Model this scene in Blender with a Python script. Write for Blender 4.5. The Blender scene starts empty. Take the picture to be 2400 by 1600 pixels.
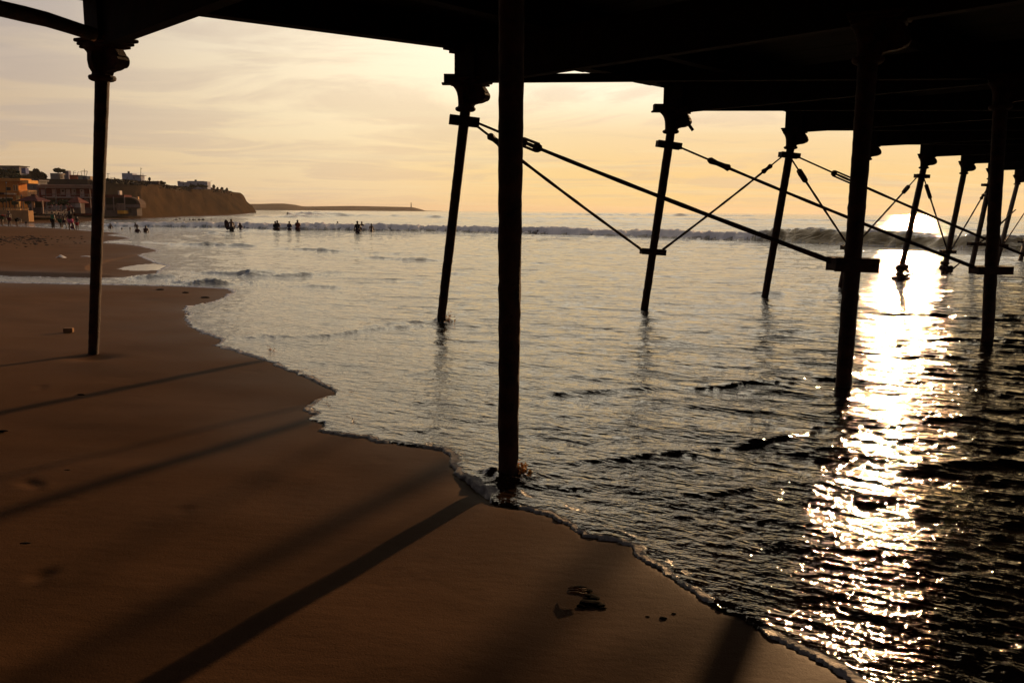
import bpy, bmesh, math, random
import numpy as np
from mathutils import Vector, Matrix
random.seed(7); rng = np.random.default_rng(11)
R = math.radians
sc = bpy.context.scene
col = sc.collection

# ------------------------------------------------------------------ camera
EYE = Vector((0.0, 0.0, 2.0))
FPX, CX, CY = 2000.0, 1200.0, 800.0          # photograph pixels (2400 wide)
TH = math.atan(305.2 / FPX); RO = 0.009
F_ = Vector((0, math.cos(TH), -math.sin(TH)))
R0 = Vector((1, 0, 0)); U0 = Vector((0, math.sin(TH), math.cos(TH)))
R_ = R0 * math.cos(RO) + U0 * math.sin(RO)
U_ = U0 * math.cos(RO) - R0 * math.sin(RO)
cam_d = bpy.data.cameras.new("camera"); cam = bpy.data.objects.new("camera", cam_d); col.objects.link(cam)
cam_d.sensor_width = 36.0; cam_d.lens = 36.0 * FPX / 2400.0
cam_d.clip_start = 0.05; cam_d.clip_end = 30000
m = Matrix((R_, U_, -F_)).transposed().to_4x4(); m.translation = EYE
cam.matrix_world = m
sc.camera = cam

# ------------------------------------------------------------------ sun and sky
SUN_AZ, SUN_EL = R(24.8), R(7.5)
SUN = Vector((math.sin(SUN_AZ) * math.cos(SUN_EL), math.cos(SUN_AZ) * math.cos(SUN_EL), math.sin(SUN_EL)))
sd = bpy.data.lights.new("sun", 'SUN'); sun = bpy.data.objects.new("sun", sd); col.objects.link(sun)
sd.energy = 4.8; sd.angle = R(0.9); sd.color = (1.0, 0.58, 0.27)
sun.rotation_euler = (-SUN).to_track_quat('-Z', 'Y').to_euler()
w = bpy.data.worlds.new("World"); sc.world = w; w.use_nodes = True
sc.view_settings.view_transform = 'Standard'; sc.view_settings.look = 'None'
sc.view_settings.exposure = 0.0; sc.view_settings.gamma = 1.0


def s2l(c):
    return tuple((v / 255 / 12.92 if v <= 10 else ((v / 255 + 0.055) / 1.055) ** 2.4) for v in c) + (1.0,)


class NT:
    """tiny helper for building node trees"""
    def __init__(self, nt): self.nt = nt
    def n(self, t, **kw):
        nd = self.nt.nodes.new(t)
        for k, v in kw.items(): setattr(nd, k, v)
        return nd
    def l(self, a, b): self.nt.links.new(a, b)
    def val(self, sock, v):
        if isinstance(v, bpy.types.NodeSocket): self.l(v, sock)
        elif v is not None: sock.default_value = v
    def math(self, op, a, b=None, c=None, clamp=False):
        nd = self.n('ShaderNodeMath', operation=op); nd.use_clamp = clamp
        self.val(nd.inputs[0], a)
        if b is not None: self.val(nd.inputs[1], b)
        if c is not None: self.val(nd.inputs[2], c)
        return nd.outputs[0]
    def vmath(self, op, a, b=None):
        nd = self.n('ShaderNodeVectorMath', operation=op); self.val(nd.inputs[0], a)
        if b is not None: self.val(nd.inputs[1], b)
        return nd.outputs['Value'] if op in ('DOT_PRODUCT', 'LENGTH') else nd.outputs[0]
    def noise(self, vec, scale, detail=4, rough=0.5, dist=0.0):
        nd = self.n('ShaderNodeTexNoise'); self.val(nd.inputs['Vector'], vec)
        nd.inputs['Scale'].default_value = scale; nd.inputs['Detail'].default_value = detail
        nd.inputs['Roughness'].default_value = rough; nd.inputs['Distortion'].default_value = dist
        return nd.outputs[0]
    def ramp(self, fac, stops):
        nd = self.n('ShaderNodeValToRGB'); self.val(nd.inputs[0], fac)
        cr = nd.color_ramp
        while len(cr.elements) < len(stops): cr.elements.new(0.5)
        for e, (p, c) in zip(cr.elements, stops):
            e.position = p; e.color = c if len(c) == 4 else tuple(c) + (1,)
        return nd.outputs[0]
    def mix(self, fac, a, b, blend='MIX'):
        nd = self.n('ShaderNodeMix', data_type='RGBA', blend_type=blend)
        self.val(nd.inputs[0], fac); self.val(nd.inputs[6], a); self.val(nd.inputs[7], b)
        return nd.outputs[2]
    def maprange(self, v, a, b, c=0.0, d=1.0, smooth=True):
        nd = self.n('ShaderNodeMapRange'); nd.interpolation_type = 'SMOOTHSTEP' if smooth else 'LINEAR'
        self.val(nd.inputs[0], v)
        for i, x in zip((1, 2, 3, 4), (a, b, c, d)): nd.inputs[i].default_value = x
        return nd.outputs[0]
    def mapping(self, vec, scale=(1, 1, 1), rot=(0, 0, 0), loc=(0, 0, 0)):
        nd = self.n('ShaderNodeMapping'); self.val(nd.inputs[0], vec)
        nd.inputs['Scale'].default_value = scale; nd.inputs['Rotation'].default_value = rot
        nd.inputs['Location'].default_value = loc
        return nd.outputs[0]


def build_world():
    w.node_tree.nodes.clear(); T = NT(w.node_tree)
    out = T.n('ShaderNodeOutputWorld'); bg = T.n('ShaderNodeBackground'); T.l(bg.outputs[0], out.inputs[0])
    sky = T.n('ShaderNodeTexSky', sky_type='NISHITA'); sky.sun_disc = False
    sky.sun_elevation = SUN_EL; sky.sun_rotation = SUN_AZ; sky.dust_density = 3.0
    d = T.n('ShaderNodeTexCoord').outputs['Generated']
    sep = T.n('ShaderNodeSeparateXYZ'); T.l(d, sep.inputs[0]); x, y, z = sep.outputs
    el = T.math('ARCSINE', T.math('MAXIMUM', z, 0.0))            # radians
    e = T.math('DIVIDE', el, math.pi / 2)
    # horizontal closeness to the sun
    hs = T.math('ADD', T.math('MULTIPLY', x, math.sin(SUN_AZ)), T.math('MULTIPLY', y, math.cos(SUN_AZ)))
    hl = T.math('SQRT', T.math('ADD', T.math('MULTIPLY', x, x), T.math('MULTIPLY', y, y)))
    ca = T.math('DIVIDE', hs, T.math('MAXIMUM', hl, 0.001))
    dg = lambda a: a / 90.0
    warm = T.ramp(e, [(0, (1.0, .66, .26, 1)), (dg(2.5), s2l((255, 212, 140))), (dg(5), s2l((253, 220, 166))),
                      (dg(8), (1.25, 1.08, .80, 1)), (dg(14), (1.35, 1.2, .95, 1)), (dg(30), s2l((248, 230, 205))),
                      (1, s2l((120, 125, 140)))])
    mid = T.ramp(e, [(0, s2l((246, 216, 170))), (dg(3), s2l((252, 226, 180))), (dg(7), (1.12, .93, .62, 1)),
                     (dg(11), (1.16, 1.0, .73, 1)), (dg(15), (1.0, .86, .64, 1)), (dg(30), (.94, .77, .54, 1)),
                     (1, s2l((105, 112, 132)))])
    cool = T.ramp(e, [(0, s2l((212, 182, 146))), (dg(3), s2l((216, 188, 152))), (dg(8), s2l((206, 184, 160))),
                      (dg(13), s2l((178, 168, 162))), (dg(30), s2l((120, 125, 138))), (1, s2l((85, 95, 120)))])
    back = T.ramp(e, [(0, s2l((78, 70, 76))), (dg(20), s2l((74, 74, 88))), (1, s2l((72, 80, 100)))])
    f1 = T.maprange(ca, 0.78, 0.985); f2 = T.maprange(ca, 0.52, 0.88); f3 = T.maprange(ca, -0.4, 0.5)
    c = T.mix(f3, back, cool); c = T.mix(f2, c, mid); c = T.mix(f1, c, warm)
    # thin cloud veil seen in perspective
    cz = T.math('ADD', z, 0.07)
    comb = T.n('ShaderNodeCombineXYZ'); T.l(T.math('DIVIDE', x, cz), comb.inputs[0]); T.l(T.math('DIVIDE', y, cz), comb.inputs[1])
    cl = T.noise(T.mapping(comb.outputs[0], (0.75, 1.0, 1), (0, 0, R(-10))), 0.9, 7, 0.6, 0.9)
    patch = T.noise(T.mapping(comb.outputs[0], (0.3, 0.7, 1), loc=(3.1, 1.7, 0)), 0.55, 3, 0.5)
    cm = T.maprange(T.math('MULTIPLY_ADD', patch, 0.5, T.math('MULTIPLY', cl, 0.7)), 0.57, 0.70)
    veil = T.mix(f2, s2l((168, 158, 160)), s2l((218, 188, 160)))
    c = T.mix(T.math('MULTIPLY', cm, 0.40), c, veil)
    st = T.maprange(T.noise(T.mapping(comb.outputs[0], (0.25, 1.4, 1), (0, 0, R(6)), (7, 2, 0)), 1.3, 5, 0.6, 0.4), 0.5, 0.64)
    c = T.mix(T.math('MULTIPLY', st, 0.2), c, T.mix(f2, s2l((222, 200, 176)), s2l((255, 238, 196))))
    nis = T.mix(1.0, sky.outputs[0], (0.11, 0.11, 0.11, 1), 'MULTIPLY')
    lo = T.n('ShaderNodeMix', data_type='RGBA', blend_type='DARKEN'); lo.inputs[0].default_value = 1.0
    T.l(nis, lo.inputs[6]); lo.inputs[7].default_value = (0.95, 0.9, 0.8, 1)
    c = T.mix(0.94, lo.outputs[2], c)
    T.l(c, bg.inputs[0]); bg.inputs[1].default_value = 1.0
build_world()


# ------------------------------------------------------------------ projection helpers (real positions of things)
def ray(px, py):
    return (F_ + R_ * ((px - CX) / FPX) + U_ * ((CY - py) / FPX)).normalized()
def at_y(px, py, Y):
    d = ray(px, py); return EYE + d * (Y / d.y)
def at_z(px, py, z):
    d = ray(px, py); return EYE + d * ((z - EYE.z) / d.z)
US = Vector((0.72, 0.694)); US.normalize()      # seaward, along the pier
def zb(x, y):
    s = x * US.x + y * US.y
    return 0.32 * np.exp(-np.maximum(s, 0) / 14.0) + np.maximum(-s, 0) * 0.02
def ground(px, py, dz=0.0):
    z = 0.2
    for _ in range(25):
        p = at_z(px, py, z); z = 0.5 * z + 0.5 * (float(zb(p.x, p.y)) + dz)
    return at_z(px, py, z)

# ------------------------------------------------------------------ generic builders
def tag(o, label=None, cat=None, group=None, kind=None):
    if label: o['label'] = label
    if cat: o['category'] = cat
    if group: o['group'] = group
    if kind: o['kind'] = kind
    return o
def empty(name, loc=(0, 0, 0), rz=0, **k):
    o = bpy.data.objects.new(name, None); col.objects.link(o); o.location = loc; o.rotation_euler[2] = rz
    o.empty_display_size = 0.1
    return tag(o, **k)
def link(name, me, mat=None, parent=None, smooth=False, **k):
    o = bpy.data.objects.new(name, me); col.objects.link(o)
    if mat: me.materials.append(mat)
    if smooth:
        me.polygons.foreach_set('use_smooth', [True] * len(me.polygons))
    if parent: o.parent = parent
    return tag(o, **k)
class MB:
    """collects shapes in WORLD coordinates; build() subtracts the parent's location"""
    def __init__(self): self.v = []; self.f = []
    def add(self, vs, fs):
        b = len(self.v); self.v += [tuple(v) for v in vs]; self.f += [tuple(i + b for i in f) for f in fs]; return self
    def box(self, c, s, rz=0, ax=None):
        c = Vector(c); hx, hy, hz = s[0] / 2, s[1] / 2, s[2] / 2
        if ax is None:
            a = Vector((math.cos(rz), math.sin(rz), 0)); b = Vector((-math.sin(rz), math.cos(rz), 0)); u = Vector((0, 0, 1))
        else: a, b, u = ax
        vs = [c + a * (sx * hx) + b * (sy * hy) + u * (sz * hz) for sz in (-1, 1) for sy in (-1, 1) for sx in (-1, 1)]
        return self.add(vs, [(0, 2, 3, 1), (4, 5, 7, 6), (0, 1, 5, 4), (2, 6, 7, 3), (0, 4, 6, 2), (1, 3, 7, 5)])
    def bar(self, p, q, wd, ht, up=Vector((0, 0, 1))):
        p = Vector(p); q = Vector(q); a = (q - p); L = a.length; a.normalize()
        b = up.cross(a).normalized(); u = a.cross(b)
        return self.box((p + q) / 2, (L, wd, ht), ax=(a, b, u))
    def tube(self, pts, rad, seg=10, caps=True, jit=0.0):
        pts = [Vector(p) for p in pts]; n = len(pts)
        if not hasattr(rad, '__len__'): rad = [rad] * n
        vs = []; ref = Vector((0.13, 0.97, 0.2))
        for i, p in enumerate(pts):
            t = (pts[min(i + 1, n - 1)] - pts[max(i - 1, 0)]).normalized()
            a = t.cross(ref).normalized(); b = t.cross(a)
            for k in range(seg):
                an = 2 * math.pi * k / seg
                r = rad[i] * (1 + (random.uniform(-jit, jit) if jit else 0))
                vs.append(p + a * (r * math.cos(an)) + b * (r * math.sin(an)))
        fs = [(i * seg + k, i * seg + (k + 1) % seg, (i + 1) * seg + (k + 1) % seg, (i + 1) * seg + k)
              for i in range(n - 1) for k in range(seg)]
        if caps: fs += [tuple(range(seg))[::-1], tuple((n - 1) * seg + k for k in range(seg))]
        return self.add(vs, fs)
    def blob(self, c, r, n=1, jit=0.15, sq=(1, 1, 1)):
        bm = bmesh.new(); bmesh.ops.create_icosphere(bm, subdivisions=n, radius=1)
        bm.verts.ensure_lookup_table()
        vs = [Vector(c) + Vector((v.co.x * sq[0], v.co.y * sq[1], v.co.z * sq[2])) * r * (1 + random.uniform(-jit, jit)) for v in bm.verts]
        fs = [tuple(v.index for v in f.verts) for f in bm.faces]; bm.free()
        return self.add(vs, fs)
    def prism(self, prof, o, a, u, b, wd):
        """profile [(q,z)] in plane (a,u) at o, extruded along b by +-wd/2"""
        n = len(prof); vs = []
        for s in (-1, 1):
            for q, z in prof: vs.append(Vector(o) + a * q + u * z + b * (s * wd / 2))
        fs = [tuple(range(n)), tuple(range(2 * n - 1, n - 1, -1))]
        fs += [(i, i + n, (i + 1) % n + n, (i + 1) % n) for i in range(n)]
        return self.add(vs, fs)
    def build(self, name, mat, parent=None, smooth=False, fixn=True, **k):
        off = Vector((0, 0, 0)); p = parent; rz = 0
        while p is not None: off += p.location; p = p.parent
        me = bpy.data.meshes.new(name)
        me.from_pydata([(v[0] - off.x, v[1] - off.y, v[2] - off.z) for v in self.v], [], self.f)
        if fixn:
            bm = bmesh.new(); bm.from_mesh(me); bmesh.ops.recalc_face_normals(bm, faces=bm.faces); bm.to_mesh(me); bm.free()
        return link(name, me, mat, parent, smooth, **k)


def pmat(name, colr, rough=0.8, spec=0.3, metal=0.0, var=0.0, vscale=3.0, bump=0.0, bscale=20.0, col2=None, em=None):
    mt = bpy.data.materials.new(name); mt.use_nodes = True; T = NT(mt.node_tree)
    b = mt.node_tree.nodes['Principled BSDF']
    b.inputs['Roughness'].default_value = rough; b.inputs['Specular IOR Level'].default_value = spec
    b.inputs['Metallic'].default_value = metal
    co = T.n('ShaderNodeTexCoord').outputs['Object']
    c1 = tuple(colr) + (1,); c2 = tuple(col2) + (1,) if col2 else tuple(v * (1 - var) for v in colr) + (1,)
    T.l(T.ramp(T.noise(co, vscale, 6, 0.6), [(0.35, c1), (0.65, c2)]), b.inputs['Base Color'])
    if bump:
        bn = T.n('ShaderNodeBump'); bn.inputs['Distance'].default_value = bump
        T.l(T.noise(co, bscale, 5, 0.65), bn.inputs['Height']); T.l(bn.outputs[0], b.inputs['Normal'])
    if em:
        b.inputs['Emission Color'].default_value = tuple(em[0]) + (1,); b.inputs['Emission Strength'].default_value = em[1]
    return mt

IRON = pmat('rusted_iron', (0.070, 0.026, 0.012), 0.75, 0.2, 0, vscale=7, col2=(0.016, 0.010, 0.008), bump=0.012, bscale=45)
TIMB = pmat('tarred_timber', (0.012, 0.009, 0.007), 0.9, 0.1, 0, vscale=4, col2=(0.022, 0.012, 0.008), bump=0.01, bscale=30)
SKIN = pmat('skin', (0.09, 0.040, 0.024), 0.5, 0.3, var=0.2)
HAIR = pmat('hair', (0.008, 0.006, 0.005), 0.5, 0.3)
_mc = {}
def paint(c, rough=0.9, var=0.25, bump=0.0):
    k = (tuple(c), rough)
    if k not in _mc: _mc[k] = pmat('painted_surface', c, rough, 0.08, var=var, vscale=1.3, bump=bump)
    return _mc[k]

# ------------------------------------------------------------------ waves (periodic tiles of band-limited noise)
def tile(L, lam, sig, dirv, spread, seed, N=256):
    r = np.random.default_rng(seed)
    k = np.fft.fftfreq(N, L / N); kx, ky = np.meshgrid(k, k, indexing='ij')
    km = np.hypot(kx, ky); km[0, 0] = 1e-6
    A = np.exp(-((np.log(km * lam)) ** 2) / (2 * sig * sig)); A[0, 0] = 0
    if spread is not None:
        c = np.abs((kx * dirv[0] + ky * dirv[1]) / km); A = A * (c ** spread + 0.12)
    h = np.fft.ifft2(A * (r.normal(size=(N, N)) + 1j * r.normal(size=(N, N)))).real
    return (h / h.std()).astype(np.float32), L
def samp(tl, x, y, rot=0.0):
    h, L = tl; N = h.shape[0]; c, s = math.cos(rot), math.sin(rot)
    u = (x * c + y * s) / L * N; v = (-x * s + y * c) / L * N
    iu = np.floor(u).astype(np.int64); iv = np.floor(v).astype(np.int64); fu = u - iu; fv = v - iv
    fu = fu * fu * (3 - 2 * fu); fv = fv * fv * (3 - 2 * fv)
    iu %= N; iv %= N; ju = (iu + 1) % N; jv = (iv + 1) % N
    return (h[iu, iv] * (1 - fu) * (1 - fv) + h[ju, iv] * fu * (1 - fv) + h[iu, jv] * (1 - fu) * fv + h[ju, jv] * fu * fv)

WD = np.array([0.38, 0.92]); WD = WD / np.hypot(*WD)
T_C = tile(2.7, 0.10, 0.45, WD, 1.2, 1); T_C2 = tile(3.9, 0.17, 0.4, WD, 1.5, 2)
T_B = tile(9.7, 0.42, 0.45, WD, 2, 3); T_A = tile(31, 1.3, 0.45, WD, 3, 4)
T_D = tile(113, 5.5, 0.4, WD, 5, 5); T_E = tile(900, 32, 0.35, np.array([0.5, 0.87]), 10, 6)
T_N = tile(41, 2.2, 0.6, WD, None, 7); T_F = tile(6.1, 0.22, 0.6, WD, None, 8); T_G = tile(1.9, 0.07, 0.5, WD, None, 9)
T_L = tile(160, 14, 0.6, WD, None, 10)

# ------------------------------------------------------------------ the waterline (land polygon)
px_line = [(2080, 1690), (2035, 1645), (1995, 1600), (1965, 1580), (1938, 1561), (1890, 1538), (1835, 1510), (1785, 1480), (1735, 1449),
 (1700, 1436), (1660, 1412), (1620, 1388), (1570, 1352), (1530, 1330), (1510, 1316), (1490, 1297), (1478, 1280), (1455, 1273), (1418, 1266), (1385, 1262),
 (1363, 1258), (1348, 1240), (1330, 1232), (1300, 1216), (1272, 1206), (1225, 1193), (1180, 1186), (1155, 1172), (1143, 1153), (1122, 1140),
 (1100, 1126), (1076, 1117), (1062, 1103), (1054, 1087), (1056, 1072), (1040, 1058), (1005, 1051), (960, 1046), (925, 1040), (880, 1038),
 (850, 1026), (815, 1022), (775, 1017), (748, 1012), (752, 1002), (762, 992), (735, 988), (724, 981), (733, 972), (722, 966), (712, 958),
 (718, 948), (745, 935), (765, 930), (790, 923), (775, 913), (752, 903), (735, 893), (712, 883), (690, 872), (655, 862), (640, 850),
 (610, 842), (588, 836), (560, 826), (530, 818), (500, 809), (518, 799), (498, 788), (478, 782), (450, 769), (437, 757),
 (432, 748), (440, 737), (428, 725), (437, 718), (470, 712), (505, 705), (528, 693), (545, 684), (530, 677), (480, 674), (440, 672),
 (390, 670), (340, 669), (304, 668), (250, 667), (170, 666), (80, 664), (0, 662), (-120, 660), (-260, 657)]
px_line2 = [(-260, 641), (-120, 643), (0, 646), (80, 648), (150, 650), (235, 651), (290, 650), (330, 645), (366, 640), (369, 634), (392, 624),
 (380, 620), (366, 617), (352, 612), (342, 608), (330, 602), (321, 598), (335, 594), (351, 591), (366, 588), (355, 584), (342, 581), (325, 577), (306, 574),
 (268, 571), (239, 569), (250, 565), (290, 561), (306, 559), (285, 555), (249, 551), (287, 547), (265, 545), (237, 543), (207, 541),
 (184, 539), (134, 535), (77, 532), (48, 530.5), (0, 529.5), (-80, 529), (-90, 526.5), (0, 526.5), (30, 526.3), (63, 525), (134, 522.6), (207, 519.5), (243, 514),
 (325, 513), (381, 510.5), (450, 508), (538, 505), (575, 501.5), (592, 498.5), (594, 496)]
P = []
P += [(60, -60), (22, -14), (9, -3.2), (4.5, 0.6)]
P += [tuple(ground(*q)[:2]) for q in px_line]
P += [(-40, 26), (-40.5, 27.5)]
P += [tuple(ground(*q)[:2]) for q in px_line2]
hb = at_z(590, 494.5, 0.1)
P += [(hb.x * 1.0, hb.y + 0), (-350, 1150), (-420, 1500)]
P += [(-170, 1780), (-150, 2100), (-3000, 5000), (-6000, 0), (-3000, -3000)]
POLY = np.array(P, dtype=np.float64)

def landdist(x, y, lim=400.0):
    """signed distance to the waterline: >0 seaward, <0 on land"""
    n = len(POLY); A = POLY; B = np.roll(POLY, -1, axis=0)
    out = np.full(x.shape, 1e9); ins = np.zeros(x.shape, bool)
    for (ax, ay), (bx, by) in zip(A, B):
        dx, dy = bx - ax, by - ay; L2 = dx * dx + dy * dy
        if L2 < 1e-12: continue
        t = np.clip(((x - ax) * dx + (y - ay) * dy) / L2, 0, 1)
        d = (x - ax - t * dx) ** 2 + (y - ay - t * dy) ** 2
        np.minimum(out, d, out=out)
        if ay != by:
            c = ((ay > y) != (by > y)) & (x < (bx - ax) * (y - ay) / (by - ay) + ax); ins ^= c
    d = np.sqrt(out); d[ins] *= -1
    return d

# crests of waves: (photo px of the foot line, crest height m, front width m, back width m, foam 0..1)
def pl(pts): return [tuple(ground(a, b)[:2]) for a, b in pts]
BREAK = dict(pts=[tuple(at_z(a, b, 0.05)[:2]) for a, b in [(-40, 527), (243, 530.5), (380, 531.4), (529, 532.5), (648, 537), (826, 539), (975, 540.5), (1044, 541.5), (1229, 547),
        (1390, 551), (1517, 555), (1696, 561), (1830, 566), (1905, 569), (2027, 574), (2187, 581), (2300, 586), (2400, 589), (2700, 600)]])
RID = [
 ([(375, 573), (430, 574.5), (500, 575), (560, 577.5), (600, 578)], .16, .25, 1.6, 0),
 ([(240, 566), (330, 569), (420, 573)], .06, .2, 1.0, 0),
 ([(632, 582), (665, 584), (700, 586), (735, 587.5), (765, 590), (800, 592)], .14, .25, 1.3, 0),
 ([(790, 590), (835, 592), (900, 596), (1000, 599)], .07, .2, 1.0, 0),
 ([(815, 603), (880, 606), (950, 610), (1060, 612)], .09, .2, 1.0, 0),
 ([(1060, 612), (1200, 617), (1380, 622)], .03, .2, .8, 0),
 ([(430, 641), (500, 643), (560, 646), (620, 650), (660, 650), (710, 647), (760, 649)], .14, .25, 1.4, 0.15),
 ([(520, 634), (600, 637), (690, 640)], .06, .2, .9, 0),
 ([(385, 660), (415, 668), (450, 669), (500, 668), (560, 667), (600, 665)], .12, .14, .7, .34),
 ([(320, 655), (350, 652), (390, 650), (430, 648)], .08, .12, .5, .25),
 ([(600, 668), (700, 672), (820, 676)], .04, .15, .5, .1),
 ([(430, 536), (500, 538), (560, 541), (620, 544), (700, 545)], .15, .5, 2.0, .2),
 ([(470, 545), (530, 547), (580, 547)], .12, .3, 1.5, 0),
 ([(520, 796), (600, 793), (700, 792), (780, 788), (850, 778), (920, 770), (1000, 764), (1040, 761), (1062, 759)], .055, .05, .35, .08),
 ([(840, 775), (930, 762), (1000, 756), (1035, 755)], .06, .08, .3, .1),
 ([(640, 852), (720, 850), (800, 856), (880, 862)], .022, .04, .2, 0),
 ([(760, 800), (900, 804), (1010, 800)], .02, .06, .3, 0),
 ([(1235, 935), (1300, 930), (1380, 926), (1460, 920), (1540, 914), (1590, 909)], .05, .07, .35, 0),
 ([(1600, 915), (1700, 911), (1760, 906), (1850, 905), (1930, 908)], .06, .07, .35, 0),
 ([(1770, 904), (1830, 896), (1900, 892), (1976, 893), (2040, 900), (2075, 912)], .075, .09, .22, .05),
 ([(1225, 1098), (1320, 1093), (1420, 1086), (1520, 1079), (1620, 1068), (1730, 1053), (1830, 1038), (1900, 1022), (1960, 1005)], .045, .05, .2, 0),
 ([(1200, 1140), (1300, 1146), (1400, 1156)], .02, .03, .12, 0),
 ([(1560, 1170), (1680, 1165), (1800, 1150)], .03, .04, .2, 0),
 ([(1295, 723), (1360, 724), (1440, 726), (1510, 726), (1545, 733)], .06, .07, .4, 0),
 ([(1225, 727), (1300, 729)], .03, .06, .3, 0),
 ([(1760, 689), (1795, 690), (1850, 692)], .06, .07, .4, 0),
 ([(2000, 815), (2040, 815), (2080, 813), (2140, 811)], .07, .08, .35, 0),
 ([(2180, 803), (2240, 799), (2313, 800), (2360, 806), (2420, 808)], .08, .09, .3, 0),
 ([(2060, 738), (2100, 738), (2170, 739), (2230, 741)], .09, .1, .5, 0),
 ([(2120, 725), (2170, 727), (2200, 730)], .08, .1, .5, 0),
 ([(2230, 745), (2290, 748), (2340, 752), (2420, 752)], .09, .1, .5, 0),
 ([(2150, 763), (2200, 764), (2230, 762)], .07, .1, .4, 0),
 ([(1820, 702), (1900, 704), (1975, 705)], .05, .08, .5, 0),
 ([(2060, 1010), (2200, 990), (2330, 985)], .05, .06, .3, 0),
 ([(2100, 1120), (2250, 1095), (2400, 1085)], .05, .06, .3, 0),
 ([(2150, 870), (2250, 868), (2400, 880)], .07, .08, .4, 0),
 ([(1150, 860), (1060, 868), (960, 880), (900, 905)], .022, .05, .25, 0),
 ([(900, 960), (1000, 945), (1140, 938)], .022, .05, .2, 0),
 ([(920, 1025), (1020, 1012), (1150, 1004)], .025, .04, .18, 0),
 ([(560, 508), (620, 510), (660, 509), (700, 504), (716, 499)], .75, 3.0, 12.0, .8),
 ([(735, 507), (790, 509), (850, 510)], .55, 4.0, 14.0, .1),
 ([(880, 508), (1000, 511), (1120, 512)], .5, 4.0, 14.0, .15),
 ([(1180, 513), (1400, 514), (1700, 516), (2000, 519), (2400, 525)], .5, 4.0, 16.0, 0),
 ([(1180, 505), (1500, 506), (1900, 509)], .8, 10.0, 40.0, 0),
 ([(380, 514), (450, 513), (520, 511)], .15, .8, 4.0, .5),
 ([(400, 552), (480, 556)], .05, .2, .8, 0), ([(1000, 640), (1120, 645)], .04, .1, .7, 0), ([(1240, 660), (1330, 662)], .03, .1, .6, 0),
 ([(880, 655), (980, 664), (1010, 663)], .05, .12, .7, 0), ([(1100, 668), (1220, 671)], .04, .12, .6, 0), ([(1230, 690), (1420, 700)], .03, .1, .5, 0),
]
CLUMPS = [(1191, 1117, .10), (1033, 755, .12)]

def along(pts, x, y, ext=0.0):
    """signed distance across (positive behind the crest, seaward) and position 0..1 along a polyline"""
    best = np.full(x.shape, 1e9); sg = np.zeros(x.shape); tt = np.zeros(x.shape)
    L = [0.0]
    for a, b in zip(pts[:-1], pts[1:]): L.append(L[-1] + math.hypot(b[0] - a[0], b[1] - a[1]))
    for i, (a, b) in enumerate(zip(pts[:-1], pts[1:])):
        dx, dy = b[0] - a[0], b[1] - a[1]; L2 = dx * dx + dy * dy + 1e-12
        t0 = ((x - a[0]) * dx + (y - a[1]) * dy) / L2; t = np.clip(t0, 0, 1)
        ex, ey = x - a[0] - t * dx, y - a[1] - t * dy; d = np.hypot(ex, ey)
        s = ey * dx - ex * dy                       # left of the direction of travel
        mk = d < best; best[mk] = d[mk]; sg[mk] = np.sign(s[mk]); tt[mk] = ((L[i] + t[mk] * math.sqrt(L2)) / L[-1])
    return best, sg, tt
def ridge(x, y, Z, foam, pts, h, wf, wb, fo, seed=0):
    xs = [p[0] for p in pts]; ys = [p[1] for p in pts]; pad = (wb + wf) * 2.2 + 0.3
    m = (x > min(xs) - pad) & (x < max(xs) + pad) & (y > min(ys) - pad) & (y < max(ys) + pad)
    if not m.any(): return
    ym = sum(ys) / len(ys); fr = ym > 110; TN_ = T_L if fr else T_N; q_ = .6 if fr else 1.7; nn_ = .15 if ym < 20 else .5
    xx, yy = x[m], y[m]; d, sg, t = along(pts, xx, yy)
    back = np.where(sg > 0, 1.0, -1.0) * (1 if pts[-1][0] > pts[0][0] else -1)
    sd = d * back + nn_ * wf * samp(TN_, xx * q_ + seed * 5.1, yy * q_)
    if ym < 20: h, wf = h * .40, wf * .9
    elif h < .3: h = h * .7
    hh = h * np.clip(np.minimum(t, 1 - t) * 4.5, 0, 1) ** 0.8 * (0.85 + 0.7 * nn_ * samp(TN_, xx + seed * 3.3, yy * 0.6 + seed))
    prof = np.where(sd > wf, np.exp(-((sd - wf) / wb) ** 1.5 if False else -np.abs((sd - wf) / wb) ** 1.6), np.clip(sd / wf, 0, 1) ** 1.2 * (sd > 0))
    Z[m] += np.maximum(hh, 0) * prof
    if fo:
        foam[m] = np.maximum(foam[m], fo * prof * np.clip(0.6 + 0.6 * samp(T_F if h < .3 else T_D, xx, yy), 0, 1) * (sd < wf + wb * 0.8))

def polar(az, rr):
    a, r = np.meshgrid(az, rr, indexing='ij'); return (r * np.sin(a)), (r * np.cos(a)), r
def grid_obj(name, X, Y, Z, attrs, mat, closed=True):
    na, nr = X.shape; n = na * nr
    me = bpy.data.meshes.new(name)
    co = np.stack([X, Y, Z], -1).reshape(-1, 3).astype(np.float32)
    i = np.arange(na - 1)[:, None] * nr + np.arange(nr - 1)[None, :]
    q = np.stack([i, i + 1, i + 1 + nr, i + nr], -1).reshape(-1, 4)[:, ::-1]
    q = q[:, ::-1]
    nf = len(q)
    me.vertices.add(n); me.vertices.foreach_set('co', co.ravel())
    me.loops.add(nf * 4); me.loops.foreach_set('vertex_index', q.ravel().astype(np.int32))
    me.polygons.add(nf); me.polygons.foreach_set('loop_start', np.arange(0, nf * 4, 4, dtype=np.int32))
    me.polygons.foreach_set('loop_total', np.full(nf, 4, dtype=np.int32))
    me.polygons.foreach_set('use_smooth', np.ones(nf, dtype=bool))
    me.update(calc_edges=True)
    for k, v in attrs.items():
        a = me.attributes.new(k, 'FLOAT', 'POINT'); a.data.foreach_set('value', v.reshape(-1).astype(np.float32))
    return link(name, me, mat, kind='structure')

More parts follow.
